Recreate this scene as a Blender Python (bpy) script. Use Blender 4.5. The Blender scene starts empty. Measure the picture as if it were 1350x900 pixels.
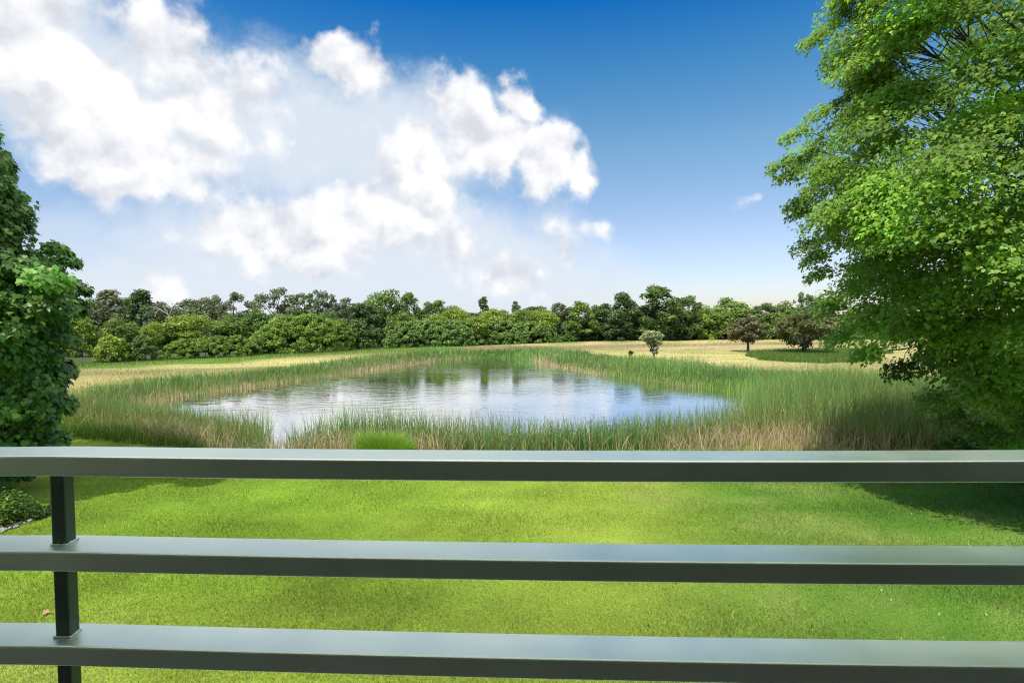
import bpy, math, random
import numpy as np
from mathutils import Vector, Matrix

SC = bpy.context.scene
COL = SC.collection
rad = math.radians

# ------------------------------------------------------------------ camera model
W0, H0 = 1350.0, 900.0
FPX = 750.0
CAM = np.array([0.0, 0.0, 4.5])
PITCH, ROLL = rad(2.2), rad(0.5)
Fv = np.array([0, math.cos(PITCH), -math.sin(PITCH)])
U0 = np.array([0, math.sin(PITCH), math.cos(PITCH)])
R0 = np.array([1.0, 0, 0])
Rv = R0 * math.cos(ROLL) - U0 * math.sin(ROLL)
Uv = U0 * math.cos(ROLL) + R0 * math.sin(ROLL)


def ray(px, py):
    return Fv + Rv * ((px - W0 / 2) / FPX) + Uv * (-(py - H0 / 2) / FPX)


def on_plane(px, py, z=0.0):
    d = ray(px, py)
    t = (z - CAM[2]) / d[2]
    return CAM + d * t


def at_depth(px, py, y):
    d = ray(px, py)
    return CAM + d * (y / d[1])


def azel(px, py):
    d = ray(px, py)
    d = d / np.linalg.norm(d)
    return math.atan2(d[0], d[1]), math.asin(d[2])


cam_data = bpy.data.cameras.new("camera")
cam = bpy.data.objects.new("camera", cam_data)
COL.objects.link(cam)
cam_data.sensor_width = 36.0
cam_data.lens = FPX / W0 * 36.0
cam_data.clip_start = 0.05
cam_data.clip_end = 8000
m = Matrix(((Rv[0], Uv[0], -Fv[0]), (Rv[1], Uv[1], -Fv[1]), (Rv[2], Uv[2], -Fv[2]))).to_4x4()
m.translation = Vector(CAM)
cam.matrix_world = m
SC.camera = cam

# ------------------------------------------------------------------ mesh helpers


class MB:
    """collects vertices, faces (any size) and a colour per vertex; numpy blocks."""

    def __init__(self):
        self.v, self.c, self.loops, self.sizes, self.n = [], [], [], [], 0

    def add(self, verts, faces, cols):
        verts = np.asarray(verts, dtype=np.float32).reshape(-1, 3)
        faces = np.asarray(faces, dtype=np.int32)
        cols = np.asarray(cols, dtype=np.float32)
        if cols.ndim == 1:
            cols = np.tile(cols[:3], (len(verts), 1))
        self.v.append(verts)
        self.c.append(cols[:, :3])
        self.loops.append((faces + self.n).ravel())
        self.sizes.append(np.full(len(faces), faces.shape[1], dtype=np.int32))
        self.n += len(verts)

    def mesh(self, name, mat, smooth=False):
        me = bpy.data.meshes.new(name)
        V = np.concatenate(self.v)
        L = np.concatenate(self.loops)
        S = np.concatenate(self.sizes)
        C = np.concatenate(self.c)
        me.vertices.add(len(V))
        me.vertices.foreach_set("co", V.ravel())
        me.loops.add(len(L))
        me.loops.foreach_set("vertex_index", L)
        me.polygons.add(len(S))
        st = np.zeros(len(S), dtype=np.int32)
        st[1:] = np.cumsum(S)[:-1]
        me.polygons.foreach_set("loop_start", st)
        if smooth:
            me.polygons.foreach_set("use_smooth", np.ones(len(S), dtype=bool))
        at = me.color_attributes.new("Col", 'FLOAT_COLOR', 'POINT')
        C4 = np.ones((len(V), 4), dtype=np.float32)
        C4[:, :3] = C
        at.data.foreach_set("color", C4.ravel())
        me.update(calc_edges=True)
        me.materials.append(mat)
        return me

    def build(self, name, mat, parent=None, smooth=False):
        return link(name, self.mesh(name, mat, smooth), parent)


def link(name, data, parent=None):
    o = bpy.data.objects.new(name, data)
    COL.objects.link(o)
    if parent is not None:
        o.parent = parent
    return o


def tag(o, label=None, cat=None, group=None, kind=None):
    if label:
        o["label"] = label
    if cat:
        o["category"] = cat
    if group:
        o["group"] = group
    if kind:
        o["kind"] = kind
    return o


def empty(name, loc, label, cat, group=None):
    o = link(name, None)
    o.location = Vector([float(a) for a in loc])
    return tag(o, label, cat, group)


def unit(a):
    return a / np.maximum(np.linalg.norm(a, axis=-1, keepdims=True), 1e-9)


def tube(mb, pts, radii, col, k=7):
    pts = np.asarray(pts, dtype=float)
    n = len(pts)
    tan = unit(np.gradient(pts, axis=0))
    ref = np.array([0.31, 0.17, 0.93]) if abs(tan[0][2]) < 0.9 else np.array([1.0, 0.1, 0])
    a = unit(np.cross(tan, ref))
    b = np.cross(tan, a)
    th = np.linspace(0, 2 * np.pi, k, endpoint=False)
    r = np.asarray(radii, dtype=float).reshape(n, 1, 1)
    V = pts[:, None, :] + r * (np.cos(th)[None, :, None] * a[:, None, :] + np.sin(th)[None, :, None] * b[:, None, :])
    i = np.arange(n - 1)[:, None] * k
    j = np.arange(k)[None, :]
    j2 = (j + 1) % k
    F = np.stack([i + j, i + j2, i + k + j2, i + k + j], -1).reshape(-1, 4)
    mb.add(V.reshape(-1, 3), F, col)


MAPLE = np.array([(0, 0), (.34, -.04), (.36, .20), (.58, .42), (.33, .56), (.16, .74), (0, 1.0),
                  (-.16, .74), (-.33, .56), (-.58, .42), (-.36, .20), (-.34, -.04)])
SMALL = np.array([(0, 0), (.30, .12), (.50, .45), (.22, .58), (0, 1.0), (-.22, .58), (-.50, .45), (-.30, .12)])
OVAL = np.array([(0, 0), (.24, .3), (.2, .65), (0, 1.0), (-.2, .65), (-.24, .3)])
QUAD = np.array([(-.5, 0), (.5, 0.05), (.42, 1), (-.45, .92)])


def leaves(mb, P, T, N, size, cols, shape, fold=0.12, droop=0.18):
    """one polygon per leaf: P points, T length directions, N normals."""
    P = np.asarray(P)
    T = unit(T)
    B = unit(np.cross(N, T))
    N = np.cross(T, B)
    k = len(shape)
    u = shape[:, 0][None, :, None]
    v = shape[:, 1][None, :, None]
    s = np.asarray(size).reshape(-1, 1, 1)
    V = P[:, None, :] + s * (u * B[:, None, :] + v * T[:, None, :] + (fold * np.abs(u) - droop * v * v) * N[:, None, :])
    n = len(P)
    F = np.arange(n * k).reshape(n, k)
    mb.add(V.reshape(-1, 3), F, np.repeat(cols, k, axis=0))


def rand_dirs(rng, n):
    return unit(rng.normal(size=(n, 3)))


def jitter_cols(rng, n, base, var=0.25, hue=0.12):
    base = np.asarray(base, dtype=float)
    k = np.exp(rng.normal(0, var, (n, 1)))
    h = rng.normal(0, hue, (n, 1))
    c = base[None, :] * k
    c[:, :1] *= np.exp(h)
    c[:, 2:] *= np.exp(-h)
    return np.clip(c, 0.002, 0.8)


# ------------------------------------------------------------------ materials


def new_mat(name):
    mt = bpy.data.materials.new(name)
    mt.use_nodes = True
    nt = mt.node_tree
    nt.nodes.clear()
    out = nt.nodes.new("ShaderNodeOutputMaterial")
    return mt, nt, out


def N(nt, typ, **kw):
    n = nt.nodes.new(typ)
    for k, v in kw.items():
        if k.startswith("i_"):
            key = k[2:]
            key = int(key) if key.isdigit() else key.replace("_", " ")
            n.inputs[key].default_value = v
        else:
            setattr(n, k, v)
    return n


def leaf_mat(name, trans=0.35, tint=(1.25, 1.15, 0.5), rough=0.45, spec=0.35, objvar=0.0, gain=1.0):
    mt, nt, out = new_mat(name)
    L = nt.links.new
    at = N(nt, "ShaderNodeAttribute", attribute_name="Col")
    colr = at.outputs["Color"]
    if objvar > 0 or gain != 1.0:
        oi = N(nt, "ShaderNodeObjectInfo")
        mr = N(nt, "ShaderNodeMapRange", i_3=gain * (1 - objvar), i_4=gain * (1 + objvar))
        L(oi.outputs["Random"], mr.inputs[0])
        vm = N(nt, "ShaderNodeVectorMath", operation='SCALE')
        L(colr, vm.inputs[0])
        L(mr.outputs[0], vm.inputs["Scale"])
        colr = vm.outputs[0]
    pb = N(nt, "ShaderNodeBsdfPrincipled", i_Roughness=rough)
    pb.inputs["Specular IOR Level"].default_value = spec
    L(colr, pb.inputs["Base Color"])
    tr = N(nt, "ShaderNodeBsdfTranslucent")
    mul = N(nt, "ShaderNodeVectorMath", operation='MULTIPLY')
    mul.inputs[1].default_value = tint
    L(colr, mul.inputs[0])
    L(mul.outputs[0], tr.inputs["Color"])
    mx = N(nt, "ShaderNodeMixShader", i_0=trans)
    L(pb.outputs[0], mx.inputs[1])
    L(tr.outputs[0], mx.inputs[2])
    L(mx.outputs[0], out.inputs[0])
    return mt


def noise_col_mat(name, c1, c2, scale=8, rough=0.85, bump=0.3, spec=0.3, stretch=(1, 1, 1)):
    mt, nt, out = new_mat(name)
    L = nt.links.new
    tc = N(nt, "ShaderNodeTexCoord")
    mp = N(nt, "ShaderNodeMapping")
    mp.inputs["Scale"].default_value = stretch
    L(tc.outputs["Object"], mp.inputs[0])
    ns = N(nt, "ShaderNodeTexNoise", i_Scale=scale, i_Detail=6.0, i_Roughness=0.65)
    L(mp.outputs[0], ns.inputs["Vector"])
    cr = N(nt, "ShaderNodeValToRGB")
    cr.color_ramp.elements[0].position = 0.35
    cr.color_ramp.elements[1].position = 0.65
    cr.color_ramp.elements[0].color = (*c1, 1)
    cr.color_ramp.elements[1].color = (*c2, 1)
    L(ns.outputs[0], cr.inputs[0])
    pb = N(nt, "ShaderNodeBsdfPrincipled", i_Roughness=rough)
    pb.inputs["Specular IOR Level"].default_value = spec
    L(cr.outputs[0], pb.inputs["Base Color"])
    bp = N(nt, "ShaderNodeBump", i_Strength=bump, i_Distance=0.02)
    L(ns.outputs[0], bp.inputs["Height"])
    L(bp.outputs[0], pb.inputs["Normal"])
    L(pb.outputs[0], out.inputs[0])
    return mt


M_TREE = leaf_mat("far foliage", trans=0.4, objvar=0.12)
M_SHRUB = leaf_mat("shrub foliage", trans=0.4)
M_NEAR_L = leaf_mat("broad maple leaves", trans=0.36, rough=0.42, spec=0.4)
M_NEAR_R = leaf_mat("small maple leaves", trans=0.56, rough=0.45, spec=0.35, tint=(1.3, 1.2, .6))
M_REED = leaf_mat("reed blades", trans=0.3, tint=(1.1, 1.1, .7), rough=0.5, spec=0.3)
M_GRASS = leaf_mat("grass blades", trans=0.35, tint=(1.15, 1.1, .5), rough=0.5, spec=0.25)
M_BARK = noise_col_mat("bark", (.05, .04, .03), (.16, .13, .10), scale=9, bump=0.7, stretch=(1, 1, .25))
M_PALE = noise_col_mat("pale dead bark", (.30, .28, .25), (.48, .46, .42), scale=9, bump=0.5, stretch=(1, 1, .25))


def ground_mat(name, scale_fine, amp_fine, scale_big, amp_big, bump):
    mt, nt, out = new_mat(name)
    L = nt.links.new
    at = N(nt, "ShaderNodeAttribute", attribute_name="Col")
    tc = N(nt, "ShaderNodeTexCoord")

    def noise(scale, det):
        n = N(nt, "ShaderNodeTexNoise", i_Scale=scale, i_Detail=det, i_Roughness=0.65)
        L(tc.outputs["Object"], n.inputs["Vector"])
        return n.outputs[0]
    a, b = noise(scale_fine, 5.0), noise(scale_big, 4.0)
    ma = N(nt, "ShaderNodeMapRange", i_1=.25, i_2=.75, i_3=1 - amp_fine, i_4=1 + amp_fine)
    L(a, ma.inputs[0])
    mb_ = N(nt, "ShaderNodeMapRange", i_1=.25, i_2=.75, i_3=1 - amp_big, i_4=1 + amp_big)
    L(b, mb_.inputs[0])
    mm = N(nt, "ShaderNodeMath", operation='MULTIPLY')
    L(ma.outputs[0], mm.inputs[0])
    L(mb_.outputs[0], mm.inputs[1])
    sc = N(nt, "ShaderNodeVectorMath", operation='SCALE')
    L(at.outputs["Color"], sc.inputs[0])
    L(mm.outputs[0], sc.inputs["Scale"])
    pb = N(nt, "ShaderNodeBsdfPrincipled", i_Roughness=0.95)
    pb.inputs["Specular IOR Level"].default_value = 0.1
    L(sc.outputs[0], pb.inputs["Base Color"])
    bp = N(nt, "ShaderNodeBump", i_Strength=bump, i_Distance=0.05)
    L(a, bp.inputs["Height"])
    L(bp.outputs[0], pb.inputs["Normal"])
    L(pb.outputs[0], out.inputs[0])
    return mt


M_LAWN = ground_mat("lawn turf", 25, .35, .5, .18, .8)
M_MEADOW = ground_mat("meadow turf", 3.0, .22, .12, .15, .7)

# ------------------------------------------------------------------ terrain
WATER_Z = -0.5
pond_px = [(195, 532), (268, 518), (330, 511), (400, 501), (470, 491), (545, 479.5), (600, 473), (650, 471.5), (700, 473.5),
           (722, 481), (770, 490), (830, 500), (890, 508), (955, 515), (995, 523), (1018, 540), (1012, 575), (940, 588), (850, 591), (700, 593),
           (560, 592), (430, 592), (385, 596), (370, 604), (357, 597), (330, 588), (250, 572), (190, 550)]
POND = np.array([on_plane(x, y, WATER_Z)[:2] for x, y in pond_px])


def smooth_closed(P, it=2):
    for _ in range(it):
        Q = np.roll(P, -1, 0)
        P = np.stack([.75 * P + .25 * Q, .25 * P + .75 * Q], 1).reshape(-1, 2)
    return P


POND_S = smooth_closed(POND, 2)


def signed_dist(P, poly):
    """distance to the outline, negative inside."""
    P = np.asarray(P, dtype=float)
    out = np.full(len(P), 1e9)
    inside = np.zeros(len(P), dtype=bool)
    A, B = poly, np.roll(poly, -1, 0)
    for a, b in zip(A, B):
        ab = b - a
        t = np.clip(((P - a) @ ab) / max(ab @ ab, 1e-9), 0, 1)
        d = np.linalg.norm(P - (a + t[:, None] * ab), axis=1)
        out = np.minimum(out, d)
        cond = (a[1] > P[:, 1]) != (b[1] > P[:, 1])
        with np.errstate(divide='ignore', invalid='ignore'):
            xx = a[0] + (P[:, 1] - a[1]) * ab[0] / (ab[1] if ab[1] != 0 else 1e-9)
        inside ^= cond & (P[:, 0] < xx)
    return np.where(inside, -out, out)


def sstep(a, b, x):
    t = np.clip((x - a) / (b - a), 0, 1)
    return t * t * (3 - 2 * t)


_pn = np.random.default_rng(5)
_waves = [( _pn.normal(size=2) * f, _pn.uniform(0, 6.28), 1 / f ** .7) for f in (0.05, .05, .09, .13, .2, .3, .45, .7, 1.1, 1.7) for _ in range(3)]


def lownoise(P, lo=0, hi=30, scale=1.0):
    s = np.zeros(len(P))
    t = 0
    for f, ph, a in _waves[lo:hi]:
        s += a * np.sin(P @ f * scale + ph)
        t += a * a
    return s / math.sqrt(t / 2)


def ground_z(P, s=None):
    P = np.asarray(P, dtype=float)
    if s is None:
        s = signed_dist(P, POND_S)
    z = np.where(s < 0, WATER_Z - .03 - .5 * sstep(0, 3, -s), WATER_Z - .03 + (.53) * sstep(0, 2.6, s))
    z = z + .05 * lownoise(P, 0, 9) * sstep(3, 10, s)
    return z


def gz(x, y):
    return float(ground_z(np.array([[x, y]]))[0])


# lawn's far edge, read off as ground points (x -> y of the edge)
edge = np.array([on_plane(px, py)[:2] for px, py in [(-700, 575), (60, 574), (110, 580), (200, 590), (300, 598), (420, 602), (560, 604), (760, 604), (950, 604), (1100, 606), (1200, 615), (1300, 632), (1400, 640), (2200, 690)]])


def lawn_edge(x):
    return np.interp(x, edge[:, 0], edge[:, 1])


def axis(lo, hi, step, far_lo, far_hi):
    a = list(np.arange(lo, hi + .01, step))
    s = step
    while a[-1] < far_hi:
        s *= 1.35
        a.append(a[-1] + s)
    s = step
    while a[0] > far_lo:
        s *= 1.35
        a.insert(0, a[0] - s)
    return np.array(a)


xs = axis(-48, 48, .6, -3500, 3500)
ys = axis(4, 84, .6, -300, 5000)
GX, GY = np.meshgrid(xs, ys)
GP = np.stack([GX.ravel(), GY.ravel()], 1)
GS = signed_dist(GP, POND_S)
GZ = ground_z(GP, GS)

# treeline foot, as ground points (x -> y)
foot = np.array([on_plane(px, py)[:2] for px, py in [(-200, 486), (100, 484), (200, 477), (330, 470.5), (470, 464), (530, 459.5), (740, 450), (960, 446.5), (1060, 446), (1500, 444)]])


def foot_y(x):
    return np.interp(x, foot[:, 0], foot[:, 1])


def meadow_cols(P, s):
    n = lownoise(P, 0, 30)
    n2 = lownoise(P, 9, 30, 1.7)
    tan_ = np.array([.300, .240, .125])
    tan2 = np.array([.315, .285, .115])
    yg = np.array([.17, .205, .04])
    gr = np.array([.07, .14, .02])
    mud = np.array([.10, .075, .045])
    w = sstep(-1, 1, n)[:, None]
    c = tan_ * w + tan2 * (1 - w)
    g = sstep(-.2, 1.6, n2 + .5 * n)[:, None] * .55
    c = c * (1 - g) + yg * g
    # long streaks left by the mower, running along the strip
    st = lownoise(np.stack([P[:, 0] * .12 + P[:, 1] * .05, P[:, 1] * 1.3 - P[:, 0] * .25], 1), 9, 30)
    c = c * (1 + .20 * st)[:, None]
    # fringe by the reeds
    f = sstep(11, 5, s + 1.0 * n2)[:, None]
    c = c * (1 - f) + yg * f
    f = sstep(5, 2.0, s + .5 * n2)[:, None]
    c = c * (1 - f) + gr * f
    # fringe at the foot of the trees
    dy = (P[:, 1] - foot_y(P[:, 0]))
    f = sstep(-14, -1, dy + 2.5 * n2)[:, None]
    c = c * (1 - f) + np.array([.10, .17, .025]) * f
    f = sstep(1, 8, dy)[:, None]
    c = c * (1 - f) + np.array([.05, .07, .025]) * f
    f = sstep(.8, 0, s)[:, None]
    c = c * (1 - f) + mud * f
    return c


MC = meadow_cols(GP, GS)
ny, nx = GX.shape
idx = np.arange(nx * ny).reshape(ny, nx)
Q = np.stack([idx[:-1, :-1], idx[:-1, 1:], idx[1:, 1:], idx[1:, :-1]], -1).reshape(-1, 4)
qc = GP[Q].mean(1)
is_lawn = (qc[:, 1] < lawn_edge(qc[:, 0])) & (qc[:, 1] > -40) & (np.abs(qc[:, 0]) < 90)


def lawn_cols(P):
    n = lownoise(P, 6, 30, 1.3)
    n2 = lownoise(P, 0, 15, 2.2)
    a = np.array([.140, .235, .020])
    b = np.array([.200, .272, .034])
    c_ = np.array([.066, .165, .018])
    w = sstep(-1.2, 1.2, n)[:, None]
    c = a * (1 - w) + b * w
    # maple's shade put into the colour: darker green towards the right
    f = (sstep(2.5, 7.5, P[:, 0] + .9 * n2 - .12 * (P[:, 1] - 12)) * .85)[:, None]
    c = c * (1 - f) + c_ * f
    f = sstep(.7, 1.8, n2 - .5 * n)[:, None] * .55
    c = c * (1 - f) + np.array([.13, .165, .04]) * f
    # worn brownish flecks and darker tufts
    n3 = lownoise(P, 18, 30, 1.6)
    n4 = lownoise(P, 15, 30, 3.7)
    f = (sstep(.8, 2.0, n4 + .5 * n3) * sstep(-.4, 1.0, n) * .4)[:, None]
    c = c * (1 - f) + np.array([.19, .20, .06]) * f
    c = c * (1 + .09 * np.clip(n4, -2, 2) + .10 * np.clip(n3, -2, 2))[:, None]
    # faint mower passes
    c = c * (1 + .05 * np.sin((P[:, 1] * 1.0 + P[:, 0] * .12) * 2 * np.pi / 1.1 + .6 * n2))[:, None]
    return np.clip(c, .01, 1)


Vg = np.column_stack([GP, GZ])
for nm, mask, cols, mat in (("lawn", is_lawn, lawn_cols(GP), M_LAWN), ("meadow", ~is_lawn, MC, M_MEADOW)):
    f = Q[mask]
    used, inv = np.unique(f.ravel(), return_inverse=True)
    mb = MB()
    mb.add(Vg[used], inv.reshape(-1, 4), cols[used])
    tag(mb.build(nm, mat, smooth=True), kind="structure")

# pond water
mt, nt, out = new_mat("pond water")
L = nt.links.new
tc = N(nt, "ShaderNodeTexCoord")
mp = N(nt, "ShaderNodeMapping")
mp.inputs["Scale"].default_value = (.55, 1.0, 1)
L(tc.outputs["Object"], mp.inputs[0])
n1 = N(nt, "ShaderNodeTexNoise", i_Scale=1.6, i_Detail=4.0, i_Roughness=.6)
L(mp.outputs[0], n1.inputs["Vector"])
n2 = N(nt, "ShaderNodeTexNoise", i_Scale=.12, i_Detail=2.0)
L(mp.outputs[0], n2.inputs["Vector"])
mr = N(nt, "ShaderNodeMapRange", i_1=.35, i_2=.65, i_3=.14, i_4=.50)
L(n2.outputs[0], mr.inputs[0])
bp = N(nt, "ShaderNodeBump", i_Distance=.05)
L(mr.outputs[0], bp.inputs["Strength"])
L(n1.outputs[0], bp.inputs["Height"])
pb = N(nt, "ShaderNodeBsdfPrincipled", i_Roughness=.025, i_IOR=1.6, i_Metallic=1.0)
pb.inputs["Base Color"].default_value = (.86, .865, .84, 1)
pb.inputs["Specular IOR Level"].default_value = .5
L(bp.outputs[0], pb.inputs["Normal"])
L(pb.outputs[0], out.inputs[0])
M_WATER = mt
big = POND_S + unit(POND_S - POND_S.mean(0)) * 1.2
nb = len(big)
mb = MB()
mb.add(np.column_stack([big, np.full(nb, WATER_Z)]), np.arange(nb)[None, :], (.05, .05, .03))
tag(mb.build("pond_water", M_WATER), kind="structure")

# ------------------------------------------------------------------ blades (grass, reeds)


def blades(mb, P, h, w, lean, base_c, tip_c, rng, segs=3, mixpow=1.0, az=None):
    """tapered bending strips; P (n,3), h,w,lean (n,), colours (n,3)."""
    n = len(P)
    if az is None:
        az = rng.uniform(0, 2 * np.pi, n)
    ld = np.stack([np.cos(az), np.sin(az), np.zeros(n)], 1)
    fa = rng.uniform(0, np.pi, n)
    side = np.stack([np.cos(fa), np.sin(fa), np.zeros(n)], 1)
    ts = np.linspace(0, 1, segs + 1)
    rows, cols = [], []
    for t in ts:
        c = P + np.stack([0 * h, 0 * h, h * (t - .25 * lean * t * t)], 1) + ld * (h * lean * t * t)[:, None]
        ww = w * (1 - t) ** .6 * .5 if t < 1 else w * .06
        rows.append(c - side * ww[:, None])
        rows.append(c + side * ww[:, None])
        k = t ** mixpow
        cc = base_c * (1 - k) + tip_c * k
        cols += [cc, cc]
    V = np.stack(rows, 1)
    C = np.stack(cols, 1)
    k = 2 * (segs + 1)
    o = (np.arange(n) * k)[:, None]
    for s_ in range(segs):
        pass
    q = np.array([[2 * s_, 2 * s_ + 1, 2 * s_ + 3, 2 * s_ + 2] for s_ in range(segs)])
    F = (o[:, :, None] + q[None]).reshape(-1, 4)
    mb.add(V.reshape(-1, 3), F, C.reshape(-1, 3))


def scatter(rng, n, x0, x1, y0, y1):
    return np.stack([rng.uniform(x0, x1, n), rng.uniform(y0, y1, n)], 1)


def in_view(P, pad=3.0):
    return np.abs(P[:, 0]) < P[:, 1] * .93 + pad


# lawn grass: density falls with distance
rng = np.random.default_rng(11)
n = 620000
lo, hi = 5.2, 23.0
d = lo * (hi / lo) ** rng.uniform(0, 1, n)
x = rng.uniform(-1, 1, n) * (d * .93 + 1)
P = np.stack([x, d], 1)
P = P[P[:, 1] < lawn_edge(P[:, 0]) + .1]
n = len(P)
cz = ground_z(P)
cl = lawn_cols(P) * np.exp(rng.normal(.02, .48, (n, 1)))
dry = rng.random(n) < (.06 + .16 * sstep(.3, 1.4, lownoise(P, 12, 30, 1.6)))
cl[dry] = np.array([.30, .27, .10]) * rng.uniform(.7, 1.1, (dry.sum(), 1))
clump = .75 + .25 * lownoise(P, 15, 30, 3.0)
h = rng.uniform(.02, .075, n) * np.clip(clump, .5, 1.4)
w = rng.uniform(.004, .008, n) * np.sqrt(P[:, 1] / 7)
mb = MB()
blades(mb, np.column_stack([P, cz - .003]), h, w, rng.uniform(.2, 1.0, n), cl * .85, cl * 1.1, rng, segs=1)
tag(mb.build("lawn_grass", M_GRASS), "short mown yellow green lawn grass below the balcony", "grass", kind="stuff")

# meadow grass: dry tufts
rng = np.random.default_rng(12)
n = 150000
lo, hi = 24, 135
d = lo * (hi / lo) ** rng.uniform(0, 1, n)
x = rng.uniform(-1, 1, n) * (d * .93 + 1)
P = np.stack([x, d], 1)
S = signed_dist(P, POND_S)
k = (S > 2.5) & (P[:, 1] > lawn_edge(P[:, 0])) & (P[:, 1] < foot_y(P[:, 0]) + 4)
P, S = P[k], S[k]
n = len(P)
mc = meadow_cols(P, S) * np.exp(rng.normal(0.05, .2, (n, 1)))
nearfoot = sstep(-6, 0, P[:, 1] - foot_y(P[:, 0]))
h = rng.uniform(.05, .2, n) * (1 + .8 * np.clip(lownoise(P, 12, 30), 0, 2)) * (1 + 3.0 * nearfoot + 1.5 * sstep(8, 4, S))
w = rng.uniform(.01, .018, n) * P[:, 1] / 30
mb = MB()
blades(mb, np.column_stack([P, ground_z(P, S) - .01]), h, w, rng.uniform(.1, .8, n), mc * .9, mc * 1.1, rng, segs=1)
tag(mb.build("meadow_grass", M_GRASS), "dry tan meadow grass around the pond", "grass", kind="stuff")

# ------------------------------------------------------------------ reeds round the pond
GREEN_R = np.array([.155, .260, .066])
BLUE_R = np.array([.060, .130, .050])
STRAW = np.array([.46, .37, .21])
PINK = np.array([.38, .29, .18])


def reed_band(name, label, P, hgt, wid, green, straw_base, straw_frac, rng, lean=.25, segs=3, mixpow=.6, cat="reeds"):
    n = len(P)
    s = signed_dist(P, POND_S)
    z = np.where(s < 0, np.maximum(ground_z(P, s), WATER_Z - .15), ground_z(P, s))
    pat = lownoise(P, 12, 30)
    h = hgt * rng.uniform(.45, 1.15, n) * (1 + .16 * pat)
    g = jitter_cols(rng, n, green, .22, .15) * (1 + .15 * pat)[:, None]
    bc = np.tile(straw_base, (n, 1)) * np.exp(rng.normal(0, .25, (n, 1)))
    pt = lownoise(P, 9, 24, 1.5)
    dead = rng.random(n) < straw_frac * np.clip(1 + 1.4 * pt, .05, 3.2)
    kb = (sstep(-.9, .9, pt) * np.interp(P[:, 0], [5, 11], [1.0, .25]))[:, None]
    bc = bc * kb + g * .85 * (1 - kb)
    g[dead] = STRAW * np.exp(rng.normal(0, .2, (dead.sum(), 1)))
    h = np.where(dead, h * rng.uniform(.4, .9, n), h)
    ln = np.abs(rng.normal(lean * .6, lean * .6, n))
    ln = np.where(dead, ln * 2.2, ln)
    ln = np.where(rng.random(n) < .08, ln * 2.5, ln)
    mb = MB()
    blades(mb, np.column_stack([P, z - .02]), h, wid * rng.uniform(.7, 1.3, n), ln, bc, g, rng, segs=segs, mixpow=mixpow)
    return tag(mb.build(name, M_REED), label, cat, kind="stuff")


rng = np.random.default_rng(21)
bb0, bb1 = POND_S.min(0), POND_S.max(0)
# far and side shores
P = scatter(rng, 300000, bb0[0] - 14, bb1[0] + 45, 26, bb1[1] + 16)
S = signed_dist(P, POND_S)
nz = lownoise(P, 6, 24)
left = P[:, 0] < -1
wband = np.where(P[:, 0] < -2, 4.2, np.where(P[:, 0] < 8, 5.5, 6.5)) + .7 * nz
# the wide reed flat on the right
rpoly = np.array([on_plane(x, y)[:2] for x, y in [(900, 493), (960, 494), (1100, 500), (1250, 512), (1400, 530), (1500, 620), (1250, 602), (1010, 590), (1010, 530)]])
SR = signed_dist(P, rpoly)
keep = ((S > -.25 - .2 * nz) & (S < wband) & ((P[:, 1] > 33) | (P[:, 0] > 10))) | ((SR < .6 * nz) & (S > -.25))
dens = np.clip(42.0 / P[:, 1], .35, 1.0)
keep &= rng.random(len(P)) < dens
keep &= in_view(P)
P, S = P[keep], S[keep]
hg = np.interp(P[:, 1], [24, 36, 44, 58, 75], [1.3, .95, .78, .8, .9]) * (1 - .35 * sstep(3, 8, S) * (P[:, 0] < 8))
hg *= np.where(P[:, 0] > 10, 1.0, 1.0)
edge_in = S < 1.0
reed_band("cattail_reeds", "tall green cattail reeds with straw bases along the far and right shores", P[~edge_in], hg[~edge_in],
          np.interp(P[~edge_in, 1], [25, 75], [.03, .085]), GREEN_R * [1.1, 1.1, 1.2], STRAW * .75, .04, rng, lean=.3, mixpow=.3)
reed_band("dry_reeds", "dry tan reed stems standing at the far water edge", P[edge_in], hg[edge_in] * .92,
          np.interp(P[edge_in, 1], [25, 75], [.025, .07]), GREEN_R, PINK * 1.05, .25, rng, lean=.15, mixpow=.9)

# near shore
rng = np.random.default_rng(22)
P = scatter(rng, 105000, -26, 24, 19, 29.5)
S = signed_dist(P, POND_S)
nz = lownoise(P, 9, 27, 1.2)
ew = P[:, 1] - lawn_edge(P[:, 0])
# patches of emergent reeds: how far they stand out into the water
reach = np.interp(P[:, 0], [-20, -15.5, -14.6, -11.5, -10.2, -9.6, -9.0, -7.5, -6.2, -5, -2, 0, 3, 6, 8.5, 10, 12, 20],
                  [.8, .9, 1.3, 1.5, 1.2, .1, .1, 1.2, 1.2, 1.2, .9, .3, .9, 1.0, .5, .5, .7, 2.6])
front = S + reach + .4 + .5 * lownoise(P, 9, 18, 1.1)
keep = (front > .5 * nz) & (ew > 2.1 + .5 * nz)
chan = np.abs(P[:, 0] + 9.2 + .08 * (P[:, 1] - 23)) < .32 + .1 * nz
keep &= ~(chan & (rng.random(len(P)) < .93))
thin = np.clip(.45 + .5 * front, .25, 1.0)
keep &= rng.random(len(P)) < thin
keep &= in_view(P)
P, S, ew = P[keep], S[keep], ew[keep]
hg = 1.62 * (.55 + .45 * sstep(1.2, 3.2, ew)) * (1 + .14 * lownoise(P, 9, 24))
hg *= np.interp(P[:, 0], [-22, -17, -14, 10, 20], [.65, .65, .92, .98, 1.0])
reed_band("cattail_reeds", "near cattail reeds between the lawn and the open water", P, hg, np.full(len(P), .026),
          GREEN_R, STRAW * 1.0, .12, rng, lean=.26, mixpow=.55)
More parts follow.
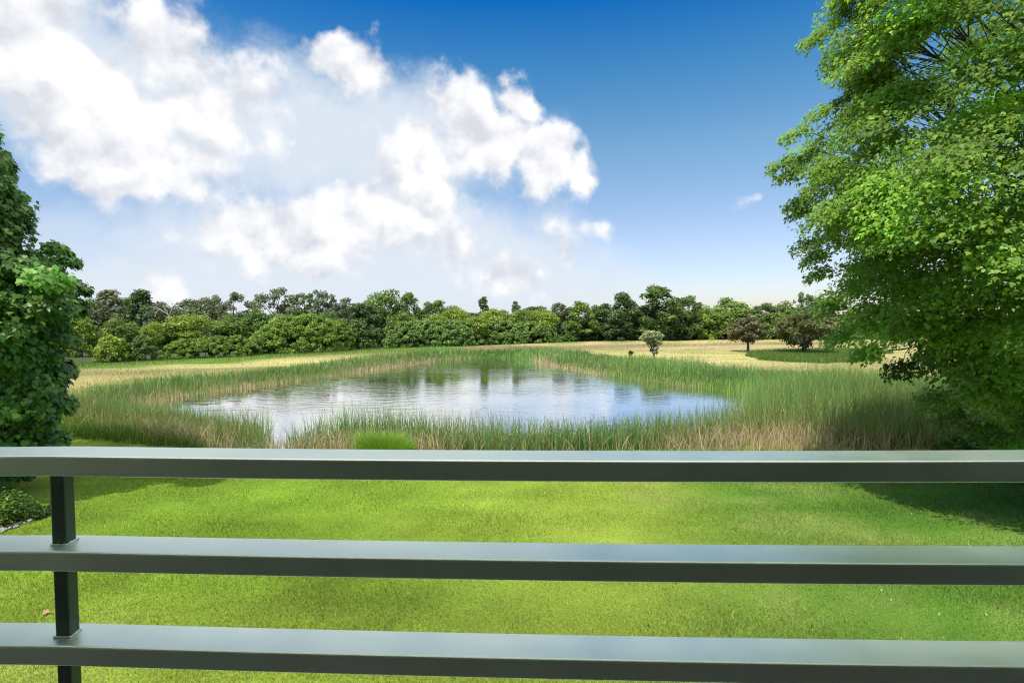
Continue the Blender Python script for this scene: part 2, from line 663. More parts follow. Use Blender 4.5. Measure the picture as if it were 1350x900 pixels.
# dry straw along the foot of the near reeds
P = scatter(rng, 90000, -22, 24, 18, 27)
ew = P[:, 1] - lawn_edge(P[:, 0])
nz = lownoise(P, 9, 30, 1.4)
dn = np.interp(P[:, 0], [-18, -14, -13, -10, -8.5, -4, -2, 4, 12, 20], [.2, .3, .8, .4, .8, 1.0, .8, .7, .5, .25])
keep = (ew > .4) & (ew < 3.3 + .6 * nz) & (rng.random(len(P)) < dn * np.clip(.55 + .5 * nz, .1, 1))
P = P[keep]
n = len(P)
mb = MB()
cs = np.where(rng.random((n, 1)) < .6, STRAW * 1.15, PINK * 1.15) * np.exp(rng.normal(.05, .25, (n, 1)))
blades(mb, np.column_stack([P, ground_z(P) - .02]), rng.uniform(.3, 1.05, n), rng.uniform(.012, .028, n), np.abs(rng.normal(.25, .40, n)), cs * .8, cs, rng, segs=3)
tag(mb.build("straw", M_REED), "dead pinkish straw matted along the foot of the near reeds", "straw", kind="stuff")
# pale seed heads in the near reeds
P = scatter(rng, 2600, -20, 20, 20.5, 27)
S = signed_dist(P, POND_S)
P = P[(P[:, 1] - lawn_edge(P[:, 0]) > 1.2) & (S > -1.5) & (P[:, 0] > -5)]
n = len(P)
mb = MB()
c = np.tile([.42, .36, .14], (n, 1)) * np.exp(rng.normal(0, .2, (n, 1)))
blades(mb, np.column_stack([P, ground_z(P) + rng.uniform(.5, 1.25, n)]), rng.uniform(.10, .2, n), np.full(n, .035), rng.uniform(0, .3, n), c, c, rng, segs=2)
tag(mb.build("seed_heads", M_REED), "pale yellow seed heads dotted among the near reeds", "seed heads", kind="stuff")
# green grass strip, left of the near reeds
P = scatter(rng, 26000, -26, -8, 19.5, 27)
ew = P[:, 1] - lawn_edge(P[:, 0])
nz = lownoise(P, 9, 30)
lim = np.interp(P[:, 0], [-24, -16, -13, -9], [3.6, 3.2, 1.8, .8])
P = P[(ew > .1) & (ew < lim + .4 * nz)]
n = len(P)
mb = MB()
c = jitter_cols(rng, n, (.12, .24, .02), .2, .12)
blades(mb, np.column_stack([P, ground_z(P) - .02]), rng.uniform(.3, .75, n), rng.uniform(.012, .022, n), rng.uniform(.1, .8, n), c * .8, c, rng, segs=3)
tag(mb.build("tall_grass", M_GRASS), "bright green uncut grass at the left end of the near reeds", "grass", kind="stuff")
# low green grass along the lawn's edge further right
P = scatter(rng, 16000, -9, 24, 17, 23)
ew = P[:, 1] - lawn_edge(P[:, 0])
P = P[(ew > -.1) & (ew < .9 + .4 * lownoise(P, 9, 30))]
n = len(P)
mb = MB()
c = jitter_cols(rng, n, (.16, .22, .04), .25, .15)
blades(mb, np.column_stack([P, ground_z(P) - .02]), rng.uniform(.1, .3, n), rng.uniform(.010, .018, n), rng.uniform(.1, .8, n), c * .8, c, rng, segs=2)
tag(mb.build("edge_grass", M_GRASS), "ragged grass where the lawn ends at the reeds", "grass", kind="stuff")

# floating weed by the left shore
rng = np.random.default_rng(31)
mb = MB()
for _ in range(80):
    px = rng.uniform(250, 560)
    py = np.interp(px, [250, 330, 470, 560], [527, 514, 494, 483]) + abs(rng.normal(0, 5)) + 1.5
    c = on_plane(px, py, WATER_Z + .004)
    k = 11
    th = np.linspace(0, 2 * np.pi, k, endpoint=False)
    r = rng.uniform(.6, 1.2, k)
    sx, sy = rng.uniform(.15, .7), rng.uniform(.06, .2)
    V = np.column_stack([c[0] + sx * r * np.cos(th), c[1] + sy * r * np.sin(th), np.full(k, WATER_Z + .004 + rng.uniform(0, .006))])
    mb.add(V, np.arange(k)[None, :], np.array([.13, .12, .06]) * rng.uniform(.5, 1.3))
tag(mb.build("floating_weed", M_MEADOW), "brown floating weed mats on the pond near its left shore", "pond weed", kind="stuff")

# ------------------------------------------------------------------ far trees and shrubs


def shell_leaves(mb, rng, C, R, n, size, base, var=.22, hue=.1, up=.35, shape=QUAD, flat=1.0, inner=.45):
    """leaf-sized faces over the clumps C with radii R (m,3)."""
    wgt = (R[:, 0] * R[:, 1] + R[:, 0] * R[:, 2] * 2)
    ci = rng.choice(len(C), n, p=wgt / wgt.sum())
    D = rand_dirs(rng, n)
    flip = (D[:, 2] < -.25) & (rng.random(n) < .6)
    D[flip, 2] *= -1
    P = C[ci] + R[ci] * D * (rng.uniform(inner, 1.06, (n, 1)) + np.abs(rng.normal(0, .12, (n, 1))))
    Nn = unit(D + .75 * rng.normal(size=(n, 3)) + np.array([0, 0, up]))
    T = unit(np.cross(Nn, rng.normal(size=(n, 3))))
    tone = np.exp(rng.normal(0, .16, len(C)))[ci][:, None]
    c = jitter_cols(rng, n, base, var, hue) * tone
    leaves(mb, P, T, Nn, size * rng.uniform(.7, 1.35, n), c, shape, fold=.15, droop=.15)
    return P


def fill_clumps(rng, m, env, rr, zlo=-.15):
    """m clump centres in the unit ball shell mapped through env(d)->point."""
    D = rand_dirs(rng, m * 3)
    D = D[D[:, 2] > zlo - .35][:m]
    t = rng.uniform(.35, 1.0, len(D)) ** .5
    return D, t


def make_trunk(mb, rng, C, h, r0, zc0, col, nl=9, k=6):
    top = np.array([rng.normal(0, .03) * h, rng.normal(0, .03) * h, h * .8])
    z = np.linspace(0, 1, 7)
    pts = np.stack([top[0] * z ** 1.5, top[1] * z ** 1.5, top[2] * z - .03], 1)
    tube(mb, pts, r0 * (1 - .8 * z) * (1 + .5 * np.exp(-z * 18)), col, k)
    sel = rng.choice(len(C), min(nl, len(C)), replace=False)
    for i in sel:
        e = C[i]
        zs = max(zc0 * .9, e[2] - .25 * h - .4 * np.linalg.norm(e[:2]))
        zs = min(max(zs, .12 * h), .72 * h)
        s = np.array([np.interp(zs, pts[:, 2], pts[:, 0]), np.interp(zs, pts[:, 2], pts[:, 1]), zs])
        t = np.linspace(0, 1, 5)[:, None]
        mid = (s + e) / 2 + np.array([0, 0, -.04 * h])
        bz = (1 - t) ** 2 * s + 2 * t * (1 - t) * mid + t ** 2 * e
        tube(mb, bz, r0 * .45 * (1 - .8 * t[:, 0]), col, 5)


def tree_proto(seed, kind, base, nleaf, size, bark=M_BARK, mat=M_TREE):
    """unit tree of height 1, crown half-width about .4; returns (crown mesh, trunk mesh)."""
    rng = np.random.default_rng(seed)
    if kind == "round":
        D = rand_dirs(rng, 90)
        D = D[D[:, 2] > -.75][:62]
        t = rng.uniform(.55, 1, len(D)) ** .6
        wob = 1 + .18 * np.sin(D[:, 0] * 3 + seed) * np.cos(D[:, 1] * 4)
        C = np.array([0, 0, .56]) + D * np.array([.37, .37, .36]) * (t * wob)[:, None]
        R = rng.uniform(.07, .15, (len(C), 1)) * np.array([1.1, 1.1, .8])
        z0 = .2
    elif kind == "tall":
        m_ = 58
        z = rng.uniform(.16, .97, m_)
        prof = np.interp(z, [.1, .3, .55, .8, 1.0], [.20, .33, .33, .23, .05])
        th = rng.uniform(0, 2 * np.pi, m_)
        r = prof * rng.uniform(.45, 1.1, m_)
        C = np.stack([r * np.cos(th), r * np.sin(th), z], 1)
        R = rng.uniform(.055, .11, (m_, 1)) * np.array([1.0, 1.0, .9])
        z0 = .15
    elif kind == "wispy":
        m_ = 30
        z = rng.uniform(.38, .98, m_)
        prof = np.interp(z, [.3, .6, .85, 1.0], [.22, .40, .36, .12])
        th = rng.uniform(0, 2 * np.pi, m_)
        r = prof * rng.uniform(.3, 1.1, m_)
        C = np.stack([r * np.cos(th), r * np.sin(th), z], 1)
        R = rng.uniform(.05, .10, (m_, 1)) * np.array([1.0, 1.0, .9])
        z0 = .3
    elif kind == "spire":
        m_ = 40
        z = rng.uniform(.2, 1, m_)
        prof = np.interp(z, [.15, .35, 1.0], [.17, .2, .03])
        th = rng.uniform(0, 2 * np.pi, m_)
        C = np.stack([prof * rng.uniform(.4, 1, m_) * np.cos(th), prof * rng.uniform(.4, 1, m_) * np.sin(th), z], 1)
        R = rng.uniform(.04, .075, (m_, 1)) * np.array([1.1, 1.1, .7])
        z0 = .2
    else:  # mound: foliage from the ground up
        D = rand_dirs(rng, 170)
        D = D[D[:, 2] > -.05][:70]
        t = rng.uniform(.6, 1.0, len(D)) ** .5
        wob = 1 + .12 * np.sin(D[:, 0] * 4 + seed) * np.cos(D[:, 1] * 5)
        C = D * np.array([.44, .44, .86]) * (t * wob)[:, None] + np.array([0, 0, .08])
        R = rng.uniform(.09, .15, (len(C), 1)) * np.array([.75, .75, 1.0])
        z0 = .05
    crown = MB()
    shell_leaves(crown, rng, C, R, nleaf, size, base)
    tr = MB()
    make_trunk(tr, rng, C, 1.0, .022 if kind != "mound" else .03, z0, (.3, .3, .3), nl=14 if kind == "wispy" else 9)
    return crown.mesh("crown", mat), tr.mesh("trunk", bark, smooth=True)


DARK = (.100, .165, .056)
DEEP = (.125, .205, .056)
MIDG = (.165, .255, .052)
LITE = (.240, .335, .050)
GREY = (.170, .205, .125)
PROTO = {}


def proto(kind, tone, variant=0, nleaf=6000, size=.026):
    key = (kind, tone, variant)
    if key not in PROTO:
        base = {"dark": DARK, "deep": DEEP, "mid": MIDG, "light": LITE, "grey": GREY}[tone]
        if kind == "wispy":
            nleaf, size = 2600, .026
        if kind == "mound":
            nleaf, size = 7500, .042
        if kind == "spire":
            nleaf, size = 3000, .025
        PROTO[key] = tree_proto(hash_seed(kind, tone, variant), kind, base, nleaf, size)
    return PROTO[key]


def hash_seed(*a):
    s = 7
    for ch in "".join(map(str, a)):
        s = (s * 131 + ord(ch)) % 1000003
    return s


def plant(name, cat, label, kind, tone, px, base_y, top_y, half_px, variant=0, group=None, rot=None, zsq=1.0):
    p = on_plane(px, base_y)
    x, y = p[0], p[1]
    z = gz(x, y)
    top = at_depth(px, top_y, y)
    h = top[2] - z
    hw = half_px / FPX * y
    o = empty(name, (x, y, z), label, cat, group)
    rr = random.Random(hash_seed(px, base_y, kind))
    o.rotation_euler = (0, 0, rr.uniform(0, 6.28) if rot is None else rot)
    unit_half = {"round": .44, "tall": .36, "wispy": .42, "spire": .22, "mound": .5}[kind]
    s = hw / unit_half
    o.scale = (s, s * zsq, h * (1.0 if kind != "mound" else 1.0))
    cr, tr = proto(kind, tone, variant)
    link("trunk", tr, o)
    link("crown", cr, o)
    return o


TREES = [
    # px, base, top, half, kind, tone, label
    (118, 452, 392, 34, "round", "dark", "dark round tree at the left end of the wood, half behind the near broad-leaved maple"),
    (152, 455, 384, 36, "tall", "grey", "tall grey green tree standing behind the bright yellow green sapling"),
    (187, 456, 386, 26, "tall", "dark", "dark narrow tree between the leftmost tall grey green tree and the pale dead trunk"),
    (212, 456, 397, 26, "round", "grey", "grey green tree with a rounded top crossed by the pale dead trunk"),
    (262, 455, 388, 32, "round", "grey", "round grey tree showing above the yellow green tree of the left wood"),
    (308, 455, 387, 26, "wispy", "grey", "thin grey tree with pale limbs left of the big shrub mound"),
    (368, 453, 381, 32, "wispy", "grey", "open grey green tree with loose top right behind the big shrub mound"),
    (402, 452, 389, 22, "wispy", "deep", "thin see-through tree above the middle of the big shrub mound"),
    (428, 452, 384, 22, "wispy", "grey", "tallest thin tree above the right part of the big shrub mound"),
    (456, 452, 394, 22, "wispy", "grey", "sparse tree with sky showing through beside the tall domed tree"),
    (478, 455, 402, 26, "tall", "dark", "dark tree with low dense foliage filling the gap right of the big shrub mound"),
    (504, 453, 381, 32, "round", "deep", "tallest domed tree with an airy top near the middle of the wood"),
    (540, 452, 388, 20, "tall", "deep", "narrow tree just right of the tallest domed tree"),
    (574, 452, 398, 22, "tall", "deep", "pointed dark tree left of the bright green row of crowns"),
    (600, 452, 403, 22, "round", "light", "bright green round crown left of the little dark spire"),
    (638, 451, 393, 12, "spire", "dark", "little dark spire rising above the bright green crowns"),
    (650, 452, 404, 24, "round", "light", "bright green crown right below the little dark spire"),
    (680, 451, 398, 11, "spire", "grey", "small grey spire between two bright green crowns"),
    (684, 452, 407, 22, "round", "mid", "low green crown under the small grey spire"),
    (712, 451, 405, 24, "round", "light", "bright green crown above the right part of the long shrub bank"),
    (738, 450, 400, 16, "tall", "grey", "grey ragged tree at the right end of the long shrub bank"),
    (764, 450, 400, 24, "tall", "mid", "green tree just right of the long shrub bank"),
    (794, 449, 402, 22, "tall", "deep", "dark tree with a notched top left of the leaning-topped tree"),
    (822, 449, 389, 24, "tall", "dark", "dark tree with a ragged leaning top left of the tallest right hand tree"),
    (866, 449, 379, 34, "tall", "deep", "tallest tree of the right half, standing behind the small pale willow"),
    (906, 448, 392, 22, "tall", "deep", "dark narrow tree right of the tallest right hand tree"),
    (930, 447, 402, 20, "round", "mid", "low green tree filling the dip left of the domed tree"),
    (962, 446, 392, 30, "round", "mid", "broad domed tree rising behind the left brown tree"),
    (1008, 446, 401, 22, "tall", "deep", "tree with a small grey tuft top between the two brown trees"),
    (1040, 446, 397, 26, "round", "mid", "green tree behind the right brown tree"),
    (1062, 446, 387, 16, "wispy", "dark", "thin dark tree peeping out beside the near right maple"),
    (1096, 446, 392, 32, "tall", "deep", "dark tree mostly hidden by the lower sprays of the near right maple"),
    # second row, lower and greener
    (160, 466, 418, 24, "round", "mid", "green round tree above the bright yellow green sapling"),
    (202, 466, 421, 14, "round", "light", "small bright green tree left of the low hedge"),
    (254, 463, 411, 34, "round", "light", "wide yellow green tree behind the low hedge"),
    (300, 462, 415, 26, "round", "mid", "green tree between the wide yellow green tree and the big shrub mound"),
    (338, 460, 408, 26, "round", "deep", "dark green bushy tree behind the left part of the big shrub mound"),
    (436, 457, 414, 24, "round", "deep", "dark bushy tree behind the right shoulder of the big shrub mound"),
    (534, 456, 410, 24, "round", "mid", "green bushy tree behind the left end of the long shrub bank"),
    (574, 455, 412, 20, "round", "light", "yellow green bushy tree above the long shrub bank"),
    (624, 455, 415, 22, "round", "light", "low yellow green tree behind the middle of the long shrub bank"),
]
for i, (px, by, ty, hw, kind, tone, label) in enumerate(TREES):
    nm = {"round": "round_tree", "tall": "tall_tree", "wispy": "thin_tree", "spire": "spire_tree"}[kind]
    plant(nm, "tree", label, kind, tone, px, by, ty, hw, variant=i % 3, group="trees of the wood beyond the pond")
# trees deep in the wood
rr = random.Random(3)
for i in range(30):
    px = -20 + i * 40 + rr.uniform(-10, 10)
    plant("wood_tree", "tree", "dark tree deep in the wood, only scraps of it showing between the front trees", "round" if i % 2 else "tall", "dark",
          px, 445.5 + 4.5 * (1 - px / 1350) * 1.0, 410 + rr.uniform(-6, 6), 30, variant=i % 3, group="trees deep in the wood")
# filler undergrowth trees at the foot on the right half
FOOT = [
    (770, 449, 422, 26, "dark", "dark undergrowth bush right of the long shrub bank"),
    (812, 449, 424, 26, "dark", "dark undergrowth bush left of the small pale willow"),
    (852, 448.5, 425, 24, "deep", "undergrowth bush right behind the small pale willow"),
    (894, 448, 424, 26, "dark", "dark undergrowth bush under the tallest right hand tree"),
    (926, 447.5, 414, 20, "light", "yellow green bush under the dip in the wood"),
    (950, 447.5, 412, 20, "mid", "green bush left of the left brown tree"),
    (1020, 447, 412, 26, "mid", "green bush between the two brown trees"),
    (1094, 447, 416, 30, "mid", "green bush right behind the right brown tree"),
]
FOOT += [
    (128, 462, 430, 20, "dark", "dark undergrowth bush behind the yellow green sapling's left side"),
    (176, 464, 432, 18, "dark", "dark undergrowth bush above the grey dark bush by the low hedge"),
    (228, 464, 430, 24, "mid", "undergrowth bush above the left end of the low hedge"),
    (284, 463, 432, 22, "deep", "undergrowth bush above the right end of the low hedge"),
    (474, 459, 424, 22, "deep", "undergrowth bush filling the gap between the big mound and the long shrub bank"),
    (494, 458, 428, 16, "dark", "dark undergrowth bush at the left foot of the long shrub bank"),
    (748, 450.5, 424, 16, "deep", "undergrowth bush at the right foot of the long shrub bank"),
    (872, 448.5, 418, 22, "mid", "undergrowth bush just right of the small pale willow"),
    (976, 447, 418, 20, "mid", "green bush behind the left brown tree"),
]
for px, by, ty, hw, tone, label in FOOT:
    plant("bush", "bush", label, "mound", tone, px, by, ty, hw, variant=int(px) % 2, group="bushes at the foot of the wood")
plant("bush", "bush", "grey dark bush between the yellow green sapling and the low hedge", "mound", "deep", 187, 474, 443, 18, group="bushes at the foot of the wood")
plant("bush", "bush", "bright yellow green sapling by the mown strip on the left", "mound", "light", 148, 476, 437, 20, variant=5)
plant("bush", "bush", "yellow green bush at the far left edge of the mown strip", "mound", "light", 108, 470, 412, 20, variant=4)


def long_shrub(name, label, pts, tone_c, nleaf, size, seed, bump_px=13):
    """a bank of shrub: (px, base_y, top_y) stations along its front."""
    rng = np.random.default_rng(seed)
    st = np.array([[*on_plane(px, by)[:2], at_depth(px, ty, on_plane(px, by)[1])[2]] for px, by, ty in pts])
    org = np.array([st[:, 0].mean(), st[:, 1].mean(), gz(st[:, 0].mean(), st[:, 1].mean())])
    C, R = [], []
    cum = np.r_[0, np.cumsum(np.linalg.norm(np.diff(st[:, :2], axis=0), axis=1))]
    depth = st[:, 2].mean() * .9
    m_ = int(cum[-1] * 26.0)
    for _ in range(m_):
        t = rng.uniform(0, cum[-1])
        x, y, hgt = (np.interp(t, cum, st[:, k]) for k in range(3))
        endf = min(1, (min(t, cum[-1] - t) + .4) / (hgt * .7)) ** .5
        ang = rng.uniform(0, np.pi)
        rr_ = rng.uniform(.88, 1.0)
        zz = math.sin(ang) * hgt * rr_ * endf * .92
        yy = math.cos(ang) * depth * rr_
        C.append((x - org[0], y - org[1] + depth + yy, zz))
        r = rng.uniform(.075, .115) * hgt
        R.append((r, r, r * .85))
    C, R = np.array(C), np.array(R)
    o = empty(name, org, label, "shrub")
    mb = MB()
    shell_leaves(mb, rng, C, R, int(nleaf * 2.4), size * .75, tone_c, up=.3, inner=.6)
    for _ in range(10):
        tr = MB()
        i = rng.integers(len(C))
        b0 = np.array([C[i][0] * .97, C[i][1], -.05])
        t = np.linspace(0, 1, 5)[:, None]
        tube(tr, b0 * (1 - t) + C[i] * t, .07 * (1 - .7 * t[:, 0]), (.2, .2, .2), 5)
        tr.build("stem", M_BARK, o)
    mb.build("foliage", M_SHRUB, o)
    return o


long_shrub("shrub_bank", "low clipped looking hedge of shrubs on the left between dark bush and big mound",
           [(205, 474, 448), (240, 472.5, 446), (285, 471, 441), (322, 469.5, 442)], (.185, .290, .050), 24000, .19, 41)
long_shrub("shrub_mound", "big rounded sumac mound left of the pond's head", [(318, 467, 421), (360, 466, 415), (400, 465, 413), (438, 463.5, 422), (458, 462, 434)],
           (.200, .310, .050), 36000, .22, 42)
long_shrub("shrub_bank", "long bank of rounded shrubs behind the head of the pond",
           [(505, 459.5, 424), (550, 458, 422), (600, 457, 421), (650, 455, 422), (700, 453.5, 424), (738, 451.5, 427)], (.175, .280, .070), 52000, .25, 43)

# pale dead trunk in the left wood
o = empty("dead_tree", (*on_plane(224, 462)[:2], 0), "pale bare dead trunk with forked limbs in the left wood", "dead tree")
mb = MB()
y0 = on_plane(224, 462)[1]
loc = np.array([*on_plane(224, 462)[:2], 0])
def _l(px, py):
    return at_depth(px, py, y0) - loc
for pts_, r in (([(225, 462), (225, 440), (224, 415)], .16), ([(224, 428), (221, 412), (214, 402)], .09), ([(224, 415), (228, 404), (234, 398)], .09), ([(221, 414), (206, 405), (196, 404)], .06)):
    tube(mb, [_l(*q) for q in pts_], np.linspace(r, r * .4, len(pts_)), (.5, .5, .5), 6)
mb.build("limbs", M_PALE, o, smooth=True)


# single trees on the right meadow -------------------------------------------------
def meadow_tree(name, label, px, base_y, seed, cl, leaf_c, nleaf, size, trunk_r, cat="tree", mat=M_TREE, fork=None, var=.25):
    rng = np.random.default_rng(seed)
    p = on_plane(px, base_y)
    z = gz(p[0], p[1])
    o = empty(name, (p[0], p[1], z), label, cat)
    s = p[1] / FPX
    C, R = [], []
    for (cx, cy, rx, ry, m_) in cl:
        c0 = at_depth(cx, cy, p[1]) - np.array([p[0], p[1], z])
        D = rand_dirs(rng, m_)
        t = rng.uniform(.3, 1, m_) ** .45
        C.append(c0 + D * np.array([rx * s, rx * s, ry * s]) * t[:, None] * .85)
        R.append(np.outer(rng.uniform(.16, .3, m_) * min(rx, ry) * s, [1.2, 1.2, .8]))
    C, R = np.concatenate(C), np.concatenate(R)
    mb = MB()
    shell_leaves(mb, rng, C, R, nleaf, size, leaf_c, var=var, inner=.4)
    tr = MB()
    H = C[:, 2].max()
    low = C[:, 2].min()
    fz = max(.25, low * (fork or .9))
    tube(tr, [(0, 0, -.05), (.03, 0, fz * .5), (.0, .0, fz), (.05, .03, fz + .25 * (H - fz))], [trunk_r * 1.3, trunk_r, trunk_r * .9, trunk_r * .5], (.2, .2, .2), 8)
    for i in rng.choice(len(C), min(len(C), 26), replace=False):
        t = np.linspace(0, 1, 5)[:, None]
        s0 = np.array([0, 0, fz * rng.uniform(.85, 1.15)])
        mid = (s0 + C[i]) / 2 + np.array([0, 0, .1 * (H - fz)])
        tube(tr, (1 - t) ** 2 * s0 + 2 * t * (1 - t) * mid + t * t * C[i], trunk_r * .5 * (1 - .85 * t[:, 0]), (.2, .2, .2), 5)
    tr.build("trunk", M_BARK, o, smooth=True)
    mb.build("crown", mat, o)
    return o


BROWN = (.155, .148, .066)
meadow_tree("crabapple_tree", "brown leaved round small tree, left one of the pair, short dark trunk", 986, 463.5, 51, [(985, 436, 29, 19, 60)], BROWN, 7000, .16, .16)
meadow_tree("crabapple_tree", "larger brown green tree of the pair, partly behind the near right maple", 1059, 467, 52, [(1058, 434, 42, 26, 80)], (.150, .175, .060), 10000, .17, .2)
meadow_tree("willow_tree", "small pale silvery willow standing alone on the dry meadow edge", 862, 475, 53, [(855, 443, 13, 9, 18), (864, 455, 10, 13, 18), (868, 444, 8, 7, 8)], (.34, .39, .22), 3600, .15, .09, fork=.6)
meadow_tree("bush", "tiny dark bush on the dry meadow left of the pale willow", 832, 471.5, 54, [(832, 466.5, 3.2, 4.5, 8)], (.05, .09, .02), 500, .12, .03, cat="bush")

# uncut grass island below the brown trees
rng = np.random.default_rng(61)
ipoly = np.array([on_plane(x, y)[:2] for x, y in [(970, 468.5), (1000, 464), (1040, 463), (1100, 462), (1180, 466), (1170, 478), (1090, 480), (1030, 478), (985, 474)]])
P = scatter(rng, 60000, ipoly[:, 0].min(), ipoly[:, 0].max(), ipoly[:, 1].min(), ipoly[:, 1].max())
P = P[signed_dist(P, ipoly) < .9 * lownoise(P, 9, 30)][:30000]
n = len(P)
mb = MB()
c = jitter_cols(rng, n, (.115, .205, .04), .25, .12)
blades(mb, np.column_stack([P, ground_z(P) - .02]), rng.uniform(.3, .6, n), rng.uniform(.03, .05, n), rng.uniform(.1, .7, n), c * .9, c, rng, segs=2)
tag(mb.build("grass_island", M_GRASS), "green uncut grass patch under the two brown trees", "grass", kind="stuff")

# bright green tuft at the near reeds' foot
p = on_plane(510, 601)
o = empty("grass_clump", (p[0], p[1], gz(p[0], p[1])), "dense bright green grass tuft at the foot of the near reeds, above the top rail", "grass clump")
rng = np.random.default_rng(62)
n = 5200
r = np.sqrt(rng.uniform(0, 1, n))
th = rng.uniform(0, 2 * np.pi, n)
P = np.stack([r * np.cos(th) * .85, r * np.sin(th) * .6, np.zeros(n)], 1)
mb = MB()
c = jitter_cols(rng, n, (.19, .40, .03), .28, .15)
k = rng.random(n) < .12
c[k] = STRAW * rng.uniform(.7, 1.1, (k.sum(), 1))
blades(mb, P, rng.uniform(.6, 1.5, n) * (1.0 - .5 * r ** 2) * (1 + .32 * lownoise(P[:, :2], 12, 30, 3.0)).clip(.25, 1.7), rng.uniform(.008, .014, n), .15 + .6 * r * rng.uniform(.5, 1.2, n), c * .7, c, rng, segs=3, az=th + rng.normal(0, .5, n))
mb.build("blades", M_GRASS, o)

# ------------------------------------------------------------------ near trees


def spray_tree(name, label, trunk_xy, sprays, rad_spray, nleaf_per, leaf_size, base, mat, seed, limb_h, trunk_r, droop, tone_amp=.25, lshape=MAPLE, up=.9, flat=.33, hue=.12):
    """sprays: (n,3) centres (world); every spray is a tilted, leafy twig fan on a limb from the trunk."""
    rng = np.random.default_rng(seed)
    x0, y0 = trunk_xy
    z0 = gz(x0, y0)
    org = np.array([x0, y0, z0])
    o = empty(name, org, label, "tree")
    S_ = sprays - org
    tr = MB()
    top = S_[:, 2].max() * .93
    z = np.linspace(0, 1, 12)
    wob = np.stack([.12 * np.sin(z * 5), .1 * np.cos(z * 4) - .1, z * top - .05], 1)
    tube(tr, wob, trunk_r * (1 - .88 * z) * (1 + .5 * np.exp(-z * 22)), (.2, .2, .2), 12)
    nlimb = max(14, len(S_) // 9)
    # limbs: k-means-like grouping of the sprays
    cen = S_[rng.choice(len(S_), nlimb, replace=False)]
    for _ in range(4):
        a = np.argmin(((S_[:, None] - cen[None]) ** 2).sum(-1), 1)
        for k in range(nlimb):
            if (a == k).any():
                cen[k] = S_[a == k].mean(0)
    t = np.linspace(0, 1, 8)[:, None]
    for k in range(nlimb):
        e = cen[k] * np.array([.82, .82, 1]) - np.array([0, 0, .25])
        hz = np.linalg.norm(e[:2])
        zs = np.clip(e[2] - .75 * hz, limb_h, top * .9)
        s = np.array([np.interp(zs, wob[:, 2], wob[:, 0]), np.interp(zs, wob[:, 2], wob[:, 1]), zs])
        mid = (s + e) / 2 + np.array([0, 0, .12 * hz])
        pth = (1 - t) ** 2 * s + 2 * t * (1 - t) * mid + t * t * e
        r0 = trunk_r * .36 * (1 - .6 * zs / top)
        tube(tr, pth, r0 * (1 - .8 * t[:, 0]) + .006, (.2, .2, .2), 6)
        for i in np.where(a == k)[0]:
            kn = np.clip(np.argmin(np.linalg.norm(pth - S_[i], axis=1)) - rng.uniform(.1, 2.2), 1.5, 6.6)
            q = pth[int(kn)] * (1 - kn % 1) + pth[int(kn) + 1] * (kn % 1)
            m2 = (q + S_[i]) / 2 + rng.normal(0, .12, 3) * np.linalg.norm(q - S_[i]) + np.array([0, 0, .08])
            tt = np.linspace(0, 1, 5)[:, None]
            tube(tr, (1 - tt) ** 2 * q + 2 * tt * (1 - tt) * m2 + tt * tt * S_[i], 0.012 * (1 - .75 * tt[:, 0]) + .003, (.2, .2, .2), 5)
    tr.build("trunk", M_BARK, o, smooth=True)
    # leaves
    mb = MB()
    out = S_ - np.array([0, 0, S_[:, 2].mean()])
    outh = unit(out * np.array([1, 1, .25]))
    tone = np.exp(rng.normal(0, tone_amp, len(S_)))
    n = int(nleaf_per * len(S_))
    si = rng.integers(0, len(S_), n)
    rs = rad_spray[si] if hasattr(rad_spray, "__len__") else np.full(n, rad_spray)
    # in-spray coordinates: e1 outward, e2 across, e3 near up
    e1 = unit(outh[si] + np.array([0, 0, -droop]))
    e2 = unit(np.cross(np.array([0, 0, 1.0]), e1))
    e3 = np.cross(e1, e2)
    # leaves gather along a few twigs of the spray
    ntw = 7
    tw = rng.integers(0, ntw, n)
    ang = (tw / (ntw - 1) - .5) * 2.2 + rng.normal(0, .10, n)
    rr_ = rng.uniform(.05, 1.0, n) ** .75
    lx = rr_ * np.cos(ang) * 1.15 - .25
    ly = rr_ * np.sin(ang)
    lz = rng.normal(0, flat * .5, n) - .22 * rr_ ** 2
    P = S_[si] + rs[:, None] * (lx[:, None] * e1 + ly[:, None] * e2 + lz[:, None] * e3)
    T = unit(e1 * (np.cos(ang))[:, None] + e2 * np.sin(ang)[:, None] + rng.normal(0, .45, (n, 3)) + np.array([0, 0, -droop - .25]))
    Nn = unit(np.array([0, 0, up]) + .40 * outh[si] + rng.normal(0, .27, (n, 3)))
    c = jitter_cols(rng, n, base, .2, hue) * tone[si][:, None]
    leaves(mb, P, T, Nn, leaf_size * rng.uniform(.5, 1.35, n), c, lshape, fold=.16, droop=.22)
    mb.build("crown", mat, o)
    return o


def poly_sample(rng, poly, n, depth_fn):
    """n points inside the crown's profile, each at its own depth in the crown."""
    x0, y0 = poly.min(0)
    x1, y1 = poly.max(0)
    out = []
    while len(out) < n:
        q = np.stack([rng.uniform(x0, x1, 400), rng.uniform(y0, y1, 400)], 1)
        sd = signed_dist(q, poly)
        for (a, b), s in zip(q, sd):
            if s < 0 and len(out) < n:
                y = depth_fn(a, b, -s, rng)
                out.append(at_depth(a, b, y))
    return np.array(out)


